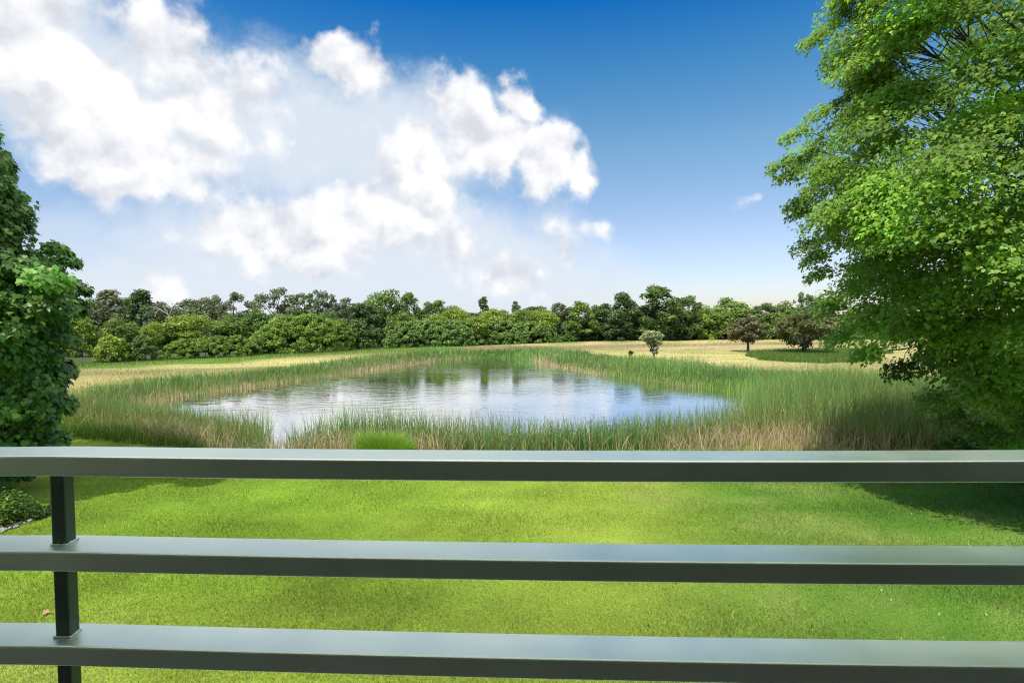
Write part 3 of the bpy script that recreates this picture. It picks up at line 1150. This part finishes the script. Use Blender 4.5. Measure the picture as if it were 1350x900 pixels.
# right maple: profile of its crown (photo coordinates), standing about 11 m away
RP = np.array([(1125, -30), (1098, 35), (1105, 52), (1165, 78), (1145, 105), (1098, 145), (1072, 172), (1055, 212), (1072, 240), (1080, 285), (1088, 322), (1106, 365),
               (1120, 395), (1140, 430), (1180, 440), (1225, 455), (1262, 485), (1285, 515), (1325, 535), (1355, 550), (1390, 570), (1440, 580), (1560, 560), (1700, 480), (1790, 330), (1810, 150), (1740, -60), (1600, -260), (1420, -340), (1240, -260), (1150, -140)], dtype=float)


def depth_r(a, b, s, rng):
    th = math.sqrt(max(0.0, 1 - (1 - min(1, s / 330.0)) ** 2)) * 4.3
    u = rng.uniform(-1, 1)
    u = math.copysign(abs(u) ** .55, u)
    if rng.random() < .3:
        u = -abs(u)
    return 15.0 + th * 1.32 * u + rng.normal(0, .2)


rng = np.random.default_rng(71)
SP = poly_sample(rng, RP, 760, depth_r)
# boundary sprays that draw the crown's ragged left outline
BR = [(1080, 48, 11.0), (1100, 34, 11.2), (1120, 14, 11.5), (1085, 146, 11), (1055, 172, 11), (1036, 212, 11.1), (1045, 225, 10.8), (1058, 262, 11), (1062, 275, 11.3), (1068, 318, 11), (1085, 355, 11.2), (1080, 335, 11),
      (1095, 400, 10.6), (1108, 440, 10.4), (1145, 458, 10.5), (1190, 480, 10.3), (1235, 520, 10.2), (1255, 540, 10.4), (1300, 560, 10), (1335, 574, 9.6), (1180, 64, 10), (1160, 98, 10.5), (1110, 132, 11)]
SP = np.concatenate([SP, np.array([at_depth(b[0], b[1], b[2] + 4.0) for b in BR])])


def rim(rng, poly, n, ins, dep, spread, xmax, xmin=-1e9):
    A, B = poly, np.roll(poly, -1, 0)
    cen_ = poly.mean(0)
    out_ = []
    while len(out_) < n:
        i_ = rng.integers(len(poly))
        t_ = rng.random()
        q_ = A[i_] * (1 - t_) + B[i_] * t_
        if not xmin < q_[0] < xmax:
            continue
        q_ = q_ + unit(cen_ - q_) * rng.uniform(*ins)
        out_.append(at_depth(q_[0], q_[1], dep + rng.normal(0, spread)))
    return np.array(out_)


RIM = rim(rng, RP, 170, (4, 95), 14.6, 1.3, 1500)
SP = np.concatenate([SP, RIM])
rs = np.r_[np.random.default_rng(72).uniform(.7, 1.2, 760), np.full(len(BR), .6), np.random.default_rng(74).uniform(.55, .95, 170)]
spray_tree("maple_tree", "near leafy maple with small light green leaves on the right, in front of the reeds", (at_depth(1430, 300, 15.0)[0], 15.0), SP, rs,
           360, .092, (.205, .350, .052), M_NEAR_R, 73, 2.6, .22, .25, tone_amp=.28, lshape=SMALL, flat=.24)

LP = np.array([(-80, 130), (-40, 190), (-16, 232), (0, 265), (6, 300), (16, 340), (40, 352), (56, 350), (62, 362), (72, 385), (74, 400), (64, 430), (58, 470), (58, 520), (52, 555), (38, 585), (0, 600), (-60, 612), (-200, 620), (-330, 560), (-400, 420), (-380, 250), (-300, 110), (-180, 40)], dtype=float)


def depth_l(a, b, s, rng):
    th = math.sqrt(max(0.0, 1 - (1 - min(1, s / 230.0)) ** 2)) * 3.2
    u = rng.uniform(-1, 1)
    u = math.copysign(abs(u) ** .55, u)
    if rng.random() < .4:
        u = -abs(u)
    return 15.6 + th * .95 * u


rng = np.random.default_rng(81)
LP[:17] += np.array([5, -14])
LP[:5, 1] -= 2
SL = poly_sample(rng, LP, 430, depth_l)
BL = [(-4, 222, 10.6), (12, 252, 10.4), (20, 290, 10.5), (70, 324, 10.8), (84, 338, 10.9), (98, 374, 10.6), (96, 398, 10.4), (84, 440, 10.2), (80, 480, 10.3), (80, 525, 10.2), (70, 572, 10.0), (24, 612, 9.6), (-14, 608, 9.4), (30, 420, 8.9), (10, 480, 8.6), (20, 540, 8.8), (0, 370, 8.9), (60, 460, 9.4), (56, 400, 9.6), (50, 550, 9.5), (40, 350, 9.8)]
SL = np.concatenate([SL, np.array([at_depth(b[0], b[1], 15.2 + (b[2] - 10) * .9) for b in BL]), rim(rng, LP, 70, (2, 50), 15.2, .9, 90, -90)])
rs = np.r_[np.random.default_rng(82).uniform(.6, .98, 430), np.full(len(BL), .46), np.full(70, .6)]
spray_tree("maple_tree", "near broad leaved maple with dark glossy leaves at the left edge, over the planting bed", (at_depth(-150, 400, 15.6)[0], 15.6), SL, rs,
           340, .140, (.115, .240, .038), M_NEAR_L, 83, 2.0, .2, .45, tone_amp=.2, up=1.1, flat=.30, hue=.08)


# ------------------------------------------------------------------ planting bed on the left
def leafy_shrub(name, label, c, rx, rz, n, size, base, seed):
    rng = np.random.default_rng(seed)
    o = empty(name, (c[0], c[1], gz(c[0], c[1])), label, "shrub", None)
    D = rand_dirs(rng, 60)
    D[:, 2] = np.abs(D[:, 2])
    C = D * np.array([rx, rx, rz]) * (rng.uniform(.5, 1, 60) ** .5)[:, None]
    R = np.tile([rx * .22, rx * .22, rz * .25], (60, 1))
    mb = MB()
    shell_leaves(mb, rng, C, R, n, size, base, shape=OVAL, inner=.3)
    for i in range(10):
        st = MB()
        tube(st, [(0, 0, -.03), C[i] * .5 + np.array([0, 0, .05]), C[i]], [.014, .01, .005], (.2, .2, .2), 5)
        st.build("stem", M_BARK, o)
    mb.build("foliage", M_SHRUB, o)


bed = np.array([on_plane(x, y)[:2] for x, y in [(62, 678), (30, 690), (0, 702), (-60, 724), (-200, 760), (-420, 760), (-420, 690), (-200, 664), (0, 660), (40, 668)]])
bed = smooth_closed(bed, 2)
M_MULCH = noise_col_mat("bark mulch", (.03, .022, .016), (.11, .08, .055), scale=22, bump=1.0)
mb = MB()
cen = bed.mean(0)
nb = len(bed)
V = np.concatenate([np.column_stack([bed, ground_z(bed) + .02]), [[cen[0], cen[1], .10]]])
a = np.arange(nb)
mb.add(V, np.stack([a, (a + 1) % nb, np.full(nb, nb)], -1), (.1, .08, .05))
tag(mb.build("mulch_ground", M_MULCH), kind="structure")
for args in [("shrub", "rounded yellow green shrub at the left edge of the planting bed, nearer one", on_plane(2, 694), .42, .50, 1700, .075, (.12, .22, .025), 91),
             ("shrub", "mid green shrub at the back left of the planting bed", on_plane(8, 680), .5, .5, 1700, .07, (.085, .17, .025), 92),
             ("shrub", "low dark shrub at the tip of the planting bed beside the post", on_plane(38, 684), .42, .30, 1700, .06, (.06, .12, .022), 93)]:
    leafy_shrub(*args)
# pale stones edging the bed
rng = np.random.default_rng(94)
M_STONE = noise_col_mat("pale stone", (.16, .15, .13), (.42, .40, .36), scale=30, bump=.6)
mb = MB()
ico = np.array([(0, 0, 1), (.89, 0, .45), (.28, .85, .45), (-.72, .53, .45), (-.72, -.53, .45), (.28, -.85, .45), (.72, .53, -.45), (-.28, .85, -.45), (-.89, 0, -.45), (-.28, -.85, -.45), (.72, -.53, -.45), (0, 0, -1)])
icf = np.array([(0, 1, 2), (0, 2, 3), (0, 3, 4), (0, 4, 5), (0, 5, 1), (1, 6, 2), (2, 7, 3), (3, 8, 4), (4, 9, 5), (5, 10, 1), (6, 7, 2), (7, 8, 3), (8, 9, 4), (9, 10, 5), (10, 6, 1), (11, 7, 6), (11, 8, 7), (11, 9, 8), (11, 10, 9), (11, 6, 10)])
E = np.array([on_plane(x, y)[:2] for x, y in [(66, 676), (50, 684), (30, 691), (0, 703), (-60, 726), (-200, 764)]])
cum = np.r_[0, np.cumsum(np.linalg.norm(np.diff(E, axis=0), axis=1))]
for _ in range(520):
    t = cum[-1] * rng.uniform(0, 1) ** 1.5
    c = np.array([np.interp(t, cum, E[:, k]) for k in range(2)]) + rng.normal(0, .06, 2)
    s = rng.uniform(.015, .045)
    mb.add(np.array([c[0], c[1], gz(*c) + .025]) + ico * s * rng.uniform(.7, 1.3, 3) * (1 + .15 * rng.normal(size=(12, 1))), icf, (.3, .3, .3))
tag(mb.build("edging_gravel", M_STONE), "pale gravel edging along the planting bed on the left", "gravel", kind="stuff")

# shrub and tall weeds at the lawn's end below the right maple
leafy_shrub("shrub", "low leafy shrub at the lawn's end below the right maple, above the top rail", on_plane(1268, 600), .75, .62, 2600, .085, (.075, .16, .025), 95)
leafy_shrub("shrub", "bright leafy shrub at the right edge below the right maple", on_plane(1345, 606), .8, .8, 2600, .09, (.11, .20, .025), 96)

# small white clover heads and one fallen leaf on the lawn
rng = np.random.default_rng(97)
M_WHITE = noise_col_mat("white petals", (.62, .62, .56), (.8, .8, .76), scale=200, bump=.2)
mb = MB()
th = rand_dirs(rng, 60)
leaves(mb, th * .008 + np.array([0, 0, .05]), th, np.cross(th, rng.normal(size=(60, 3))), np.full(60, .014), np.tile([.75, .75, .7], (60, 1)), OVAL)
tube(mb, [(0, 0, -.01), (.002, 0, .025), (0, 0, .05)], [.0025, .002, .002], (.1, .2, .03), 5)
clov = mb.mesh("flower_head", M_WHITE)
for px, py in [(1162, 787), (1175, 800), (1238, 820), (1300, 820), (920, 669), (1202, 684), (1345, 772)]:
    p = on_plane(px, py)
    o = link("clover_flower", clov)
    o.scale = (.6, .6, .9)
    o.location = (p[0], p[1], gz(p[0], p[1]))
    tag(o, "tiny white clover head standing in the mown lawn", "flower", "white clover heads on the lawn")
p = on_plane(57, 815)
mb = MB()
leaves(mb, [(0, 0, .05)], np.array([[1.0, .3, .1]]), np.array([[0, -.3, 1.0]]), [.10], np.array([[.5, .28, .16]]), MAPLE)
o = mb.build("fallen_leaf", M_NEAR_L)
o.location = (p[0], p[1], gz(p[0], p[1]))
tag(o, "single pinkish brown fallen leaf on the lawn left of the post", "leaf")

# ------------------------------------------------------------------ balcony railing
mt, nt, out = new_mat("green painted metal")
L = nt.links.new
tc = N(nt, "ShaderNodeTexCoord")
ns = N(nt, "ShaderNodeTexNoise", i_Scale=5.0, i_Detail=5.0, i_Roughness=.6)
L(tc.outputs["Object"], ns.inputs["Vector"])
sp = N(nt, "ShaderNodeTexNoise", i_Scale=160.0, i_Detail=2.0)
L(tc.outputs["Object"], sp.inputs["Vector"])
cr = N(nt, "ShaderNodeValToRGB")
cr.color_ramp.elements[0].position = .35
cr.color_ramp.elements[1].position = .7
cr.color_ramp.elements[0].color = (.78, .87, .70, 1)
cr.color_ramp.elements[1].color = (.86, .93, .78, 1)
L(ns.outputs[0], cr.inputs[0])
spr = N(nt, "ShaderNodeMapRange", i_1=.74, i_2=.80, i_3=0.0, i_4=.55)
L(sp.outputs[0], spr.inputs[0])
mxc = N(nt, "ShaderNodeMix", data_type='RGBA')
L(spr.outputs[0], mxc.inputs[0])
L(cr.outputs[0], mxc.inputs[6])
mxc.inputs[7].default_value = (.5, .53, .5, 1)
pb = N(nt, "ShaderNodeBsdfPrincipled")
L(mxc.outputs[2], pb.inputs["Base Color"])
rr2 = N(nt, "ShaderNodeMapRange", i_1=.3, i_2=.7, i_3=.36, i_4=.48)
L(ns.outputs[0], rr2.inputs[0])
L(rr2.outputs[0], pb.inputs["Roughness"])
pb.inputs["Specular IOR Level"].default_value = .8
pb.inputs["Metallic"].default_value = .85
L(pb.outputs[0], out.inputs[0])
M_RAIL = mt
M_POST = noise_col_mat("dark green post paint", (.075, .115, .085), (.10, .145, .11), scale=14, rough=.4, bump=.05, spec=.4)

SLOPE = -0.048
RW, RH = .084, .038


def rail_y(x):
    return 1.0 + SLOPE * x


POSTS = [-3.01, -.868, 1.25, 3.4]


def sag(x):
    s = np.zeros_like(x)
    for a, b in zip(POSTS[:-1], POSTS[1:]):
        k = (x >= a) & (x <= b)
        u = (x - (a + b) / 2) / ((b - a) / 2)
        s = np.where(k, .0065 * (1 - u * u), s)
    return s


def round_rect(w, h, r, k=5):
    pts = []
    e = r * .25
    for cx, cz, a0 in ((w / 2 - r, h / 2 - r, 0), (-w / 2 + r, h / 2 - r, 90), (-w / 2 + r, -h / 2 + r, 180), (w / 2 - r, -h / 2 + r, 270)):
        for i in range(k):
            a = math.radians(a0 + 90 * i / (k - 1))
            if i == 0:
                pts.append((cx + r * math.cos(a) + e * math.sin(a), cz + r * math.sin(a) - e * math.cos(a)))
            pts.append((cx + r * math.cos(a), cz + r * math.sin(a)))
            if i == k - 1:
                pts.append((cx + r * math.cos(a) - e * math.sin(a), cz + r * math.sin(a) + e * math.cos(a)))
    return np.array(pts)


org = np.array([0, 1.041, 3.16])
railing = empty("balcony_railing", org, "dark green painted metal balcony railing of flat horizontal rails across the whole foreground", "railing")
HS = [.2435, .4225, .602, .781, .960]
pr = round_rect(RW, RH, .0042)
for h_ in HS:
    xs_ = np.linspace(-3.4, 3.6, 141)
    k = len(pr)
    V = np.zeros((len(xs_), k, 3))
    V[:, :, 0] = xs_[:, None] + pr[None, :, 0] * -SLOPE
    V[:, :, 1] = rail_y(xs_)[:, None] + RW / 2 + pr[None, :, 0]
    V[:, :, 2] = (CAM[2] - h_ - RH / 2 - sag(xs_))[:, None] + pr[None, :, 1]
    V = V.reshape(-1, 3) - org
    i = np.arange(len(xs_) - 1)[:, None] * k
    j = np.arange(k)[None, :]
    F = np.stack([i + j, i + (j + 1) % k, i + k + (j + 1) % k, i + k + j], -1).reshape(-1, 4)
    mb = MB()
    mb.add(V, F, (.05, .07, .06))
    mb.add(V[:k], np.arange(k)[None, ::-1], (.05, .07, .06))
    mb.add(V[-k:], np.arange(k)[None, :], (.05, .07, .06))
    o = mb.build("rail", M_RAIL, railing, smooth=True)
    for p_ in o.data.polygons:
        if len(p_.vertices) > 4:
            p_.use_smooth = False

PW = .028
pp = round_rect(PW, PW, .003, 3)
for xp in POSTS:
    yc = rail_y(xp) + RW / 2
    post = MB()
    zs = [CAM[2] - h_ for h_ in HS]
    segs = [(zs[i] - RH, zs[i + 1]) for i in range(len(zs) - 1)] + [(zs[-1] - RH, 3.16)]
    for zt, zb in segs:
        k = len(pp)
        V = np.concatenate([np.column_stack([xp + pp[:, 0], yc + pp[:, 1] - pp[:, 0] * .048, np.full(k, z_)]) for z_ in (zb - .002, zt + .002)]) - org
        j = np.arange(k)
        post.add(V, np.stack([j, (j + 1) % k, k + (j + 1) % k, k + j], -1), (.05, .07, .06))
        # weld bead round the foot, uneven
        rngw = np.random.default_rng(int(zt * 1000))
        th = np.linspace(0, 2 * np.pi, 29)
        sq = np.clip(np.stack([np.cos(th), np.sin(th)], 1) * 1.5, -1, 1) * (PW / 2 + .001)
        pts = np.column_stack([xp + sq[:, 0], yc + sq[:, 1], np.full(29, zb + .0015)]) - org
        weld = MB()
        tube(weld, pts, 0.0024 + .0009 * rngw.normal(size=29).clip(-1, 1.6), (.1, .12, .11), 6)
        weld.build("weld", M_RAIL, railing, smooth=True)
    post.build("post", M_POST, railing)

# balcony floor the railing stands on (below the frame)
M_DECK = noise_col_mat("deck concrete", (.10, .095, .09), (.15, .14, .13), scale=12, bump=.2)
mb = MB()
x0, x1, y0, y1, z0, z1 = -3.6, 3.8, -1.2, 1.28, 2.94, 3.16
V = np.array([(x, y, z) for z in (z0, z1) for x, y in ((x0, y0), (x1, y0), (x1, y1), (x0, y1))])
mb.add(V, [(3, 2, 1, 0), (4, 5, 6, 7), (0, 1, 5, 4), (1, 2, 6, 5), (2, 3, 7, 6), (3, 0, 4, 7)], (.3, .3, .3))
tag(mb.build("balcony_floor", M_DECK), kind="structure")

# the house the balcony belongs to, behind the camera
house = empty("house", (0, -2.3, 0), "pale sided house that carries the balcony, behind the viewer", "house")


def box(mb, x0, x1, y0, y1, z0, z1):
    V = np.array([(x, y, z) for z in (z0, z1) for x, y in ((x0, y0), (x1, y0), (x1, y1), (x0, y1))])
    mb.add(V, [(3, 2, 1, 0), (4, 5, 6, 7), (0, 1, 5, 4), (1, 2, 6, 5), (2, 3, 7, 6), (3, 0, 4, 7)], (.3, .3, .3))


M_SIDING = noise_col_mat("pale siding", (.20, .19, .17), (.24, .23, .21), scale=3, bump=.1)
M_ROOF = noise_col_mat("roof shingle", (.07, .065, .06), (.13, .12, .11), scale=14, bump=.5)
M_GLASS = noise_col_mat("dark window glass", (.02, .025, .03), (.03, .035, .04), scale=2, rough=.05, bump=0)
mb = MB()
box(mb, -9, 9, -8, 0, -.1, 7.2)
mb.build("wall", M_SIDING, house)
mb = MB()
box(mb, -9.6, 9.6, -8.6, .7, 7.2, 7.45)
mb.add(np.array([(-9.6, -8.6, 7.45), (9.6, -8.6, 7.45), (9.6, .7, 7.45), (-9.6, .7, 7.45), (-9.6, -4, 9.6), (9.6, -4, 9.6)]),
       [(3, 2, 5, 4), (1, 0, 4, 5)], (.1, .1, .1))
mb.build("roof", M_ROOF, house)
mb = MB()
box(mb, -4.2, 4.6, .003, 2.9, 5.75, 5.95)
mb.build("shade_roof", M_SIDING, house)  # unseen cover, added to keep direct sun off the rails
for x_ in (-2.6, 1.2):
    mb = MB()
    box(mb, x_, x_ + 1.6, .003, .05, 3.2, 5.3)
    mb.build("window", M_GLASS, house)

# ------------------------------------------------------------------ world: sky with clouds
SUN_EL, SUN_AZ = rad(61), rad(218)      # azimuth clockwise from +Y (view direction)
world = bpy.data.worlds.new("World")
SC.world = world
world.use_nodes = True
nt = world.node_tree
nt.nodes.clear()
L = nt.links.new
wout = N(nt, "ShaderNodeOutputWorld")
bg = N(nt, "ShaderNodeBackground", i_Strength=.11)
L(bg.outputs[0], wout.inputs[0])
sky = N(nt, "ShaderNodeTexSky", sky_type='NISHITA', sun_disc=False, sun_elevation=SUN_EL, sun_rotation=SUN_AZ)
sky.air_density, sky.dust_density, sky.ozone_density = 1.0, .6, 2.0
tc = N(nt, "ShaderNodeTexCoord")
nv = N(nt, "ShaderNodeVectorMath", operation='NORMALIZE')
L(tc.outputs["Generated"], nv.inputs[0])
sx = N(nt, "ShaderNodeSeparateXYZ")
L(nv.outputs[0], sx.inputs[0])


def M(op, a, b=None, c=None, clamp=False):
    n = N(nt, "ShaderNodeMath", operation=op, use_clamp=clamp)
    for i, v in enumerate((a, b, c)):
        if v is None:
            continue
        if isinstance(v, (int, float)):
            n.inputs[i].default_value = v
        else:
            L(v, n.inputs[i])
    return n.outputs[0]


AZ = M('ARCTAN2', sx.outputs[0], sx.outputs[1])
EL = M('ARCSINE', sx.outputs[2])
cx = N(nt, "ShaderNodeCombineXYZ")
L(AZ, cx.inputs[0])
L(EL, cx.inputs[1])

# sky tint by elevation: deep blue aloft, pale by the horizon
mr = N(nt, "ShaderNodeMapRange", i_1=0.0, i_2=rad(60), i_3=0.0, i_4=1.0)
L(EL, mr.inputs[0])
ramp = N(nt, "ShaderNodeValToRGB")
R_STOPS = [(0.0, (.66, .64, .72)), (.10, (.68, .645, .73)), (.153, (.66, .64, .69)), (.27, (.50, .66, .68)), (.38, (.22, .56, .70)), (.48, (.018, .38, .73)), (.60, (.05, .36, .66)), (1.0, (.1, .4, .7))]
while len(ramp.color_ramp.elements) < len(R_STOPS):
    ramp.color_ramp.elements.new(.5)
for e, (p, c) in zip(ramp.color_ramp.elements, R_STOPS):
    e.position = p
    e.color = (*c, 1)
L(mr.outputs[0], ramp.inputs[0])
tint = N(nt, "ShaderNodeMix", data_type='RGBA', blend_type='MULTIPLY', i_0=1.0)
L(sky.outputs[0], tint.inputs[6])
L(ramp.outputs[0], tint.inputs[7])


def wnoise(scale, detail, rough=.55, vec=None):
    n = N(nt, "ShaderNodeTexNoise", i_Scale=scale, i_Detail=detail, i_Roughness=rough)
    L(vec or nv.outputs[0], n.inputs["Vector"])
    return n


def warp(src, scale, detail, amp):
    n = wnoise(scale, detail)
    s = N(nt, "ShaderNodeVectorMath", operation='SUBTRACT')
    L(n.outputs["Color"], s.inputs[0])
    s.inputs[1].default_value = (.5, .5, .5)
    k = N(nt, "ShaderNodeVectorMath", operation='MULTIPLY_ADD')
    L(s.outputs[0], k.inputs[0])
    k.inputs[1].default_value = (amp, amp, 0)
    L(src, k.inputs[2])
    return k.outputs[0]


Wc = warp(warp(cx.outputs[0], 5.0, 3.0, .12), 22.0, 5.0, .05)


def field(blobs, vec, smooth=.25):
    acc = None
    for (px, py, rx, ry, w) in blobs:
        a, e = azel(px, py)
        a2, _ = azel(px + rx, py)
        _, e2 = azel(px, py - ry)
        s = N(nt, "ShaderNodeVectorMath", operation='SUBTRACT')
        L(vec, s.inputs[0])
        s.inputs[1].default_value = (a, e, 0)
        mu = N(nt, "ShaderNodeVectorMath", operation='MULTIPLY')
        L(s.outputs[0], mu.inputs[0])
        mu.inputs[1].default_value = (1 / abs(a2 - a), 1 / abs(e2 - e), 0)
        ln = N(nt, "ShaderNodeVectorMath", operation='LENGTH')
        L(mu.outputs[0], ln.inputs[0])
        f = M('MULTIPLY_ADD', ln.outputs["Value"], -w, w)
        acc = f if acc is None else M('SMOOTH_MAX', acc, f, smooth)
    return acc


CUM = [(20, 60, 190, 140, 1), (120, 130, 170, 130, 1), (215, 55, 75, 72, 1), (95, 215, 80, 48, 1), (180, 215, 140, 54, .9), (240, 130, 150, 110, .8), (340, 150, 120, 80, .5),
       (448, 88, 58, 52, 1), (608, 155, 64, 66, 1), (690, 145, 40, 42, 1), (650, 195, 80, 56, 1), (720, 215, 58, 50, 1), (766, 226, 30, 42, .9), (560, 190, 60, 50, .7),
       (380, 305, 140, 58, 1), (520, 275, 110, 62, 1), (450, 290, 90, 40, 1), (560, 215, 70, 34, .8), (378, 187, 20, 18, .5),
       (735, 295, 24, 22, .4), (685, 366, 70, 40, .8), (755, 325, 20, 40, .6), (600, 338, 70, 38, .6), (215, 380, 36, 22, .45), (990, 268, 20, 14, .25), (800, 292, 20, 10, .2), (340, 330, 90, 36, .6)]
VEIL = [(250, 150, 330, 130, 1), (480, 190, 260, 110, 1), (430, 330, 330, 100, 1), (640, 350, 200, 90, 1), (120, 100, 260, 150, 1), (300, 390, 420, 80, .9), (620, 380, 300, 70, .8)]
cf = field(CUM, Wc, .2)
vf = field(VEIL, Wc, .3)
fb = wnoise(9.0, 7.0, .6)
fine = M('SUBTRACT', fb.outputs[0], .5)
fbs = wnoise(26.0, 6.0, .62)
fine2 = M('MULTIPLY_ADD', M('SUBTRACT', fbs.outputs[0], .5), .55, fine)
def billow(vec):
    tot = None
    for sc_, am in ((11.0, 1.0), (25.0, .45)):
        vo = N(nt, "ShaderNodeTexVoronoi", feature='F1', i_Scale=sc_)
        L(vec, vo.inputs["Vector"])
        t_ = M('MULTIPLY_ADD', vo.outputs["Distance"], -am, .42 * am)
        tot = t_ if tot is None else M('ADD', tot, t_)
    return tot


wn = wnoise(14.0, 5.0)
wv = N(nt, "ShaderNodeVectorMath", operation='MULTIPLY_ADD')
L(wn.outputs["Color"], wv.inputs[0])
wv.inputs[1].default_value = (.05, .05, .05)
L(nv.outputs[0], wv.inputs[2])
bil = billow(wv.outputs[0])
wv2 = N(nt, "ShaderNodeVectorMath", operation='ADD')
L(wv.outputs[0], wv2.inputs[0])
wv2.inputs[1].default_value = (.010, 0, .022)
bil2 = billow(wv2.outputs[0])
cd = M('MULTIPLY_ADD', bil, .5, M('MULTIPLY_ADD', fine2, 1.0, cf))
c_alpha = N(nt, "ShaderNodeMapRange", interpolation_type='SMOOTHSTEP', i_1=-.08, i_2=.44, i_3=0.0, i_4=1.0)
L(cd, c_alpha.inputs[0])
vd = M('MULTIPLY_ADD', fine, .9, vf)
v_alpha = N(nt, "ShaderNodeMapRange", interpolation_type='SMOOTHSTEP', i_1=-.10, i_2=.62, i_3=0.0, i_4=.92)
L(vd, v_alpha.inputs[0])
# billow shading: thickness toward the light versus here
sh = N(nt, "ShaderNodeVectorMath", operation='ADD')
L(nv.outputs[0], sh.inputs[0])
sh.inputs[1].default_value = (.012, 0, .022)
fb2 = wnoise(9.0, 7.0, .6, sh.outputs[0])
lit = M('MULTIPLY_ADD', M('SUBTRACT', fb.outputs[0], fb2.outputs[0]), 3.4, .50)
lit = M('MULTIPLY_ADD', M('SUBTRACT', bil, bil2), 1.3, lit)
lit = M('MULTIPLY_ADD', cf, .25, lit, clamp=True)
CSTR = 4.6
ccol = N(nt, "ShaderNodeMix", data_type='RGBA')
L(lit, ccol.inputs[0])
ccol.inputs[6].default_value = (.70 * CSTR, .73 * CSTR, .80 * CSTR, 1)
ccol.inputs[7].default_value = (1.05 * CSTR, 1.05 * CSTR, 1.06 * CSTR, 1)
mx1 = N(nt, "ShaderNodeMix", data_type='RGBA')
L(v_alpha.outputs[0], mx1.inputs[0])
L(tint.outputs[2], mx1.inputs[6])
mx1.inputs[7].default_value = (.76 * CSTR, .83 * CSTR, .92 * CSTR, 1)
mx2 = N(nt, "ShaderNodeMix", data_type='RGBA')
L(c_alpha.outputs[0], mx2.inputs[0])
L(mx1.outputs[2], mx2.inputs[6])
L(ccol.outputs[2], mx2.inputs[7])
# unseen bright cloud deck, added overhead for more fill light
dk = wnoise(2.2, 5.0, .6)
de = N(nt, "ShaderNodeMapRange", interpolation_type='SMOOTHSTEP', i_1=rad(36), i_2=rad(56), i_3=0.0, i_4=.95)
L(M('MULTIPLY_ADD', M('SUBTRACT', dk.outputs[0], .5), .35, EL), de.inputs[0])
mx3 = N(nt, "ShaderNodeMix", data_type='RGBA')
L(de.outputs[0], mx3.inputs[0])
L(mx2.outputs[2], mx3.inputs[6])
mx3.inputs[7].default_value = (9.0, 9.0, 8.8, 1)
L(mx3.outputs[2], bg.inputs["Color"])

sun_d = bpy.data.lights.new("sun", 'SUN')
sun_d.energy = 2.8
sun_d.angle = rad(.5)
sun_d.color = (1.0, .95, .87)
sun = link("sun", sun_d)
to_sun = Vector((math.sin(SUN_AZ) * math.cos(SUN_EL), math.cos(SUN_AZ) * math.cos(SUN_EL), math.sin(SUN_EL)))
sun.rotation_euler = to_sun.to_track_quat('Z', 'Y').to_euler()
sun.location = (30, -20, 40)

vs = SC.view_settings
SC.display_settings.display_device = 'sRGB'
vs.view_transform = 'Standard'
vs.look = 'None'
vs.exposure = 1.0
vs.gamma = 1.0
vs.use_curve_mapping = False
SC.render.engine = 'CYCLES'
SC.cycles.max_bounces = 6
SC.cycles.transmission_bounces = 4
SC.cycles.diffuse_bounces = 3
SC.cycles.glossy_bounces = 3
SC.cycles.use_denoising = True
SC.cycles.denoiser = 'OPENIMAGEDENOISE'
SC.cycles.denoising_input_passes = 'RGB_ALBEDO_NORMAL'
SC.cycles.denoising_prefilter = 'NONE'
SC.cycles.filter_width = 1.15
SC.cycles.sample_clamp_indirect = 4.0
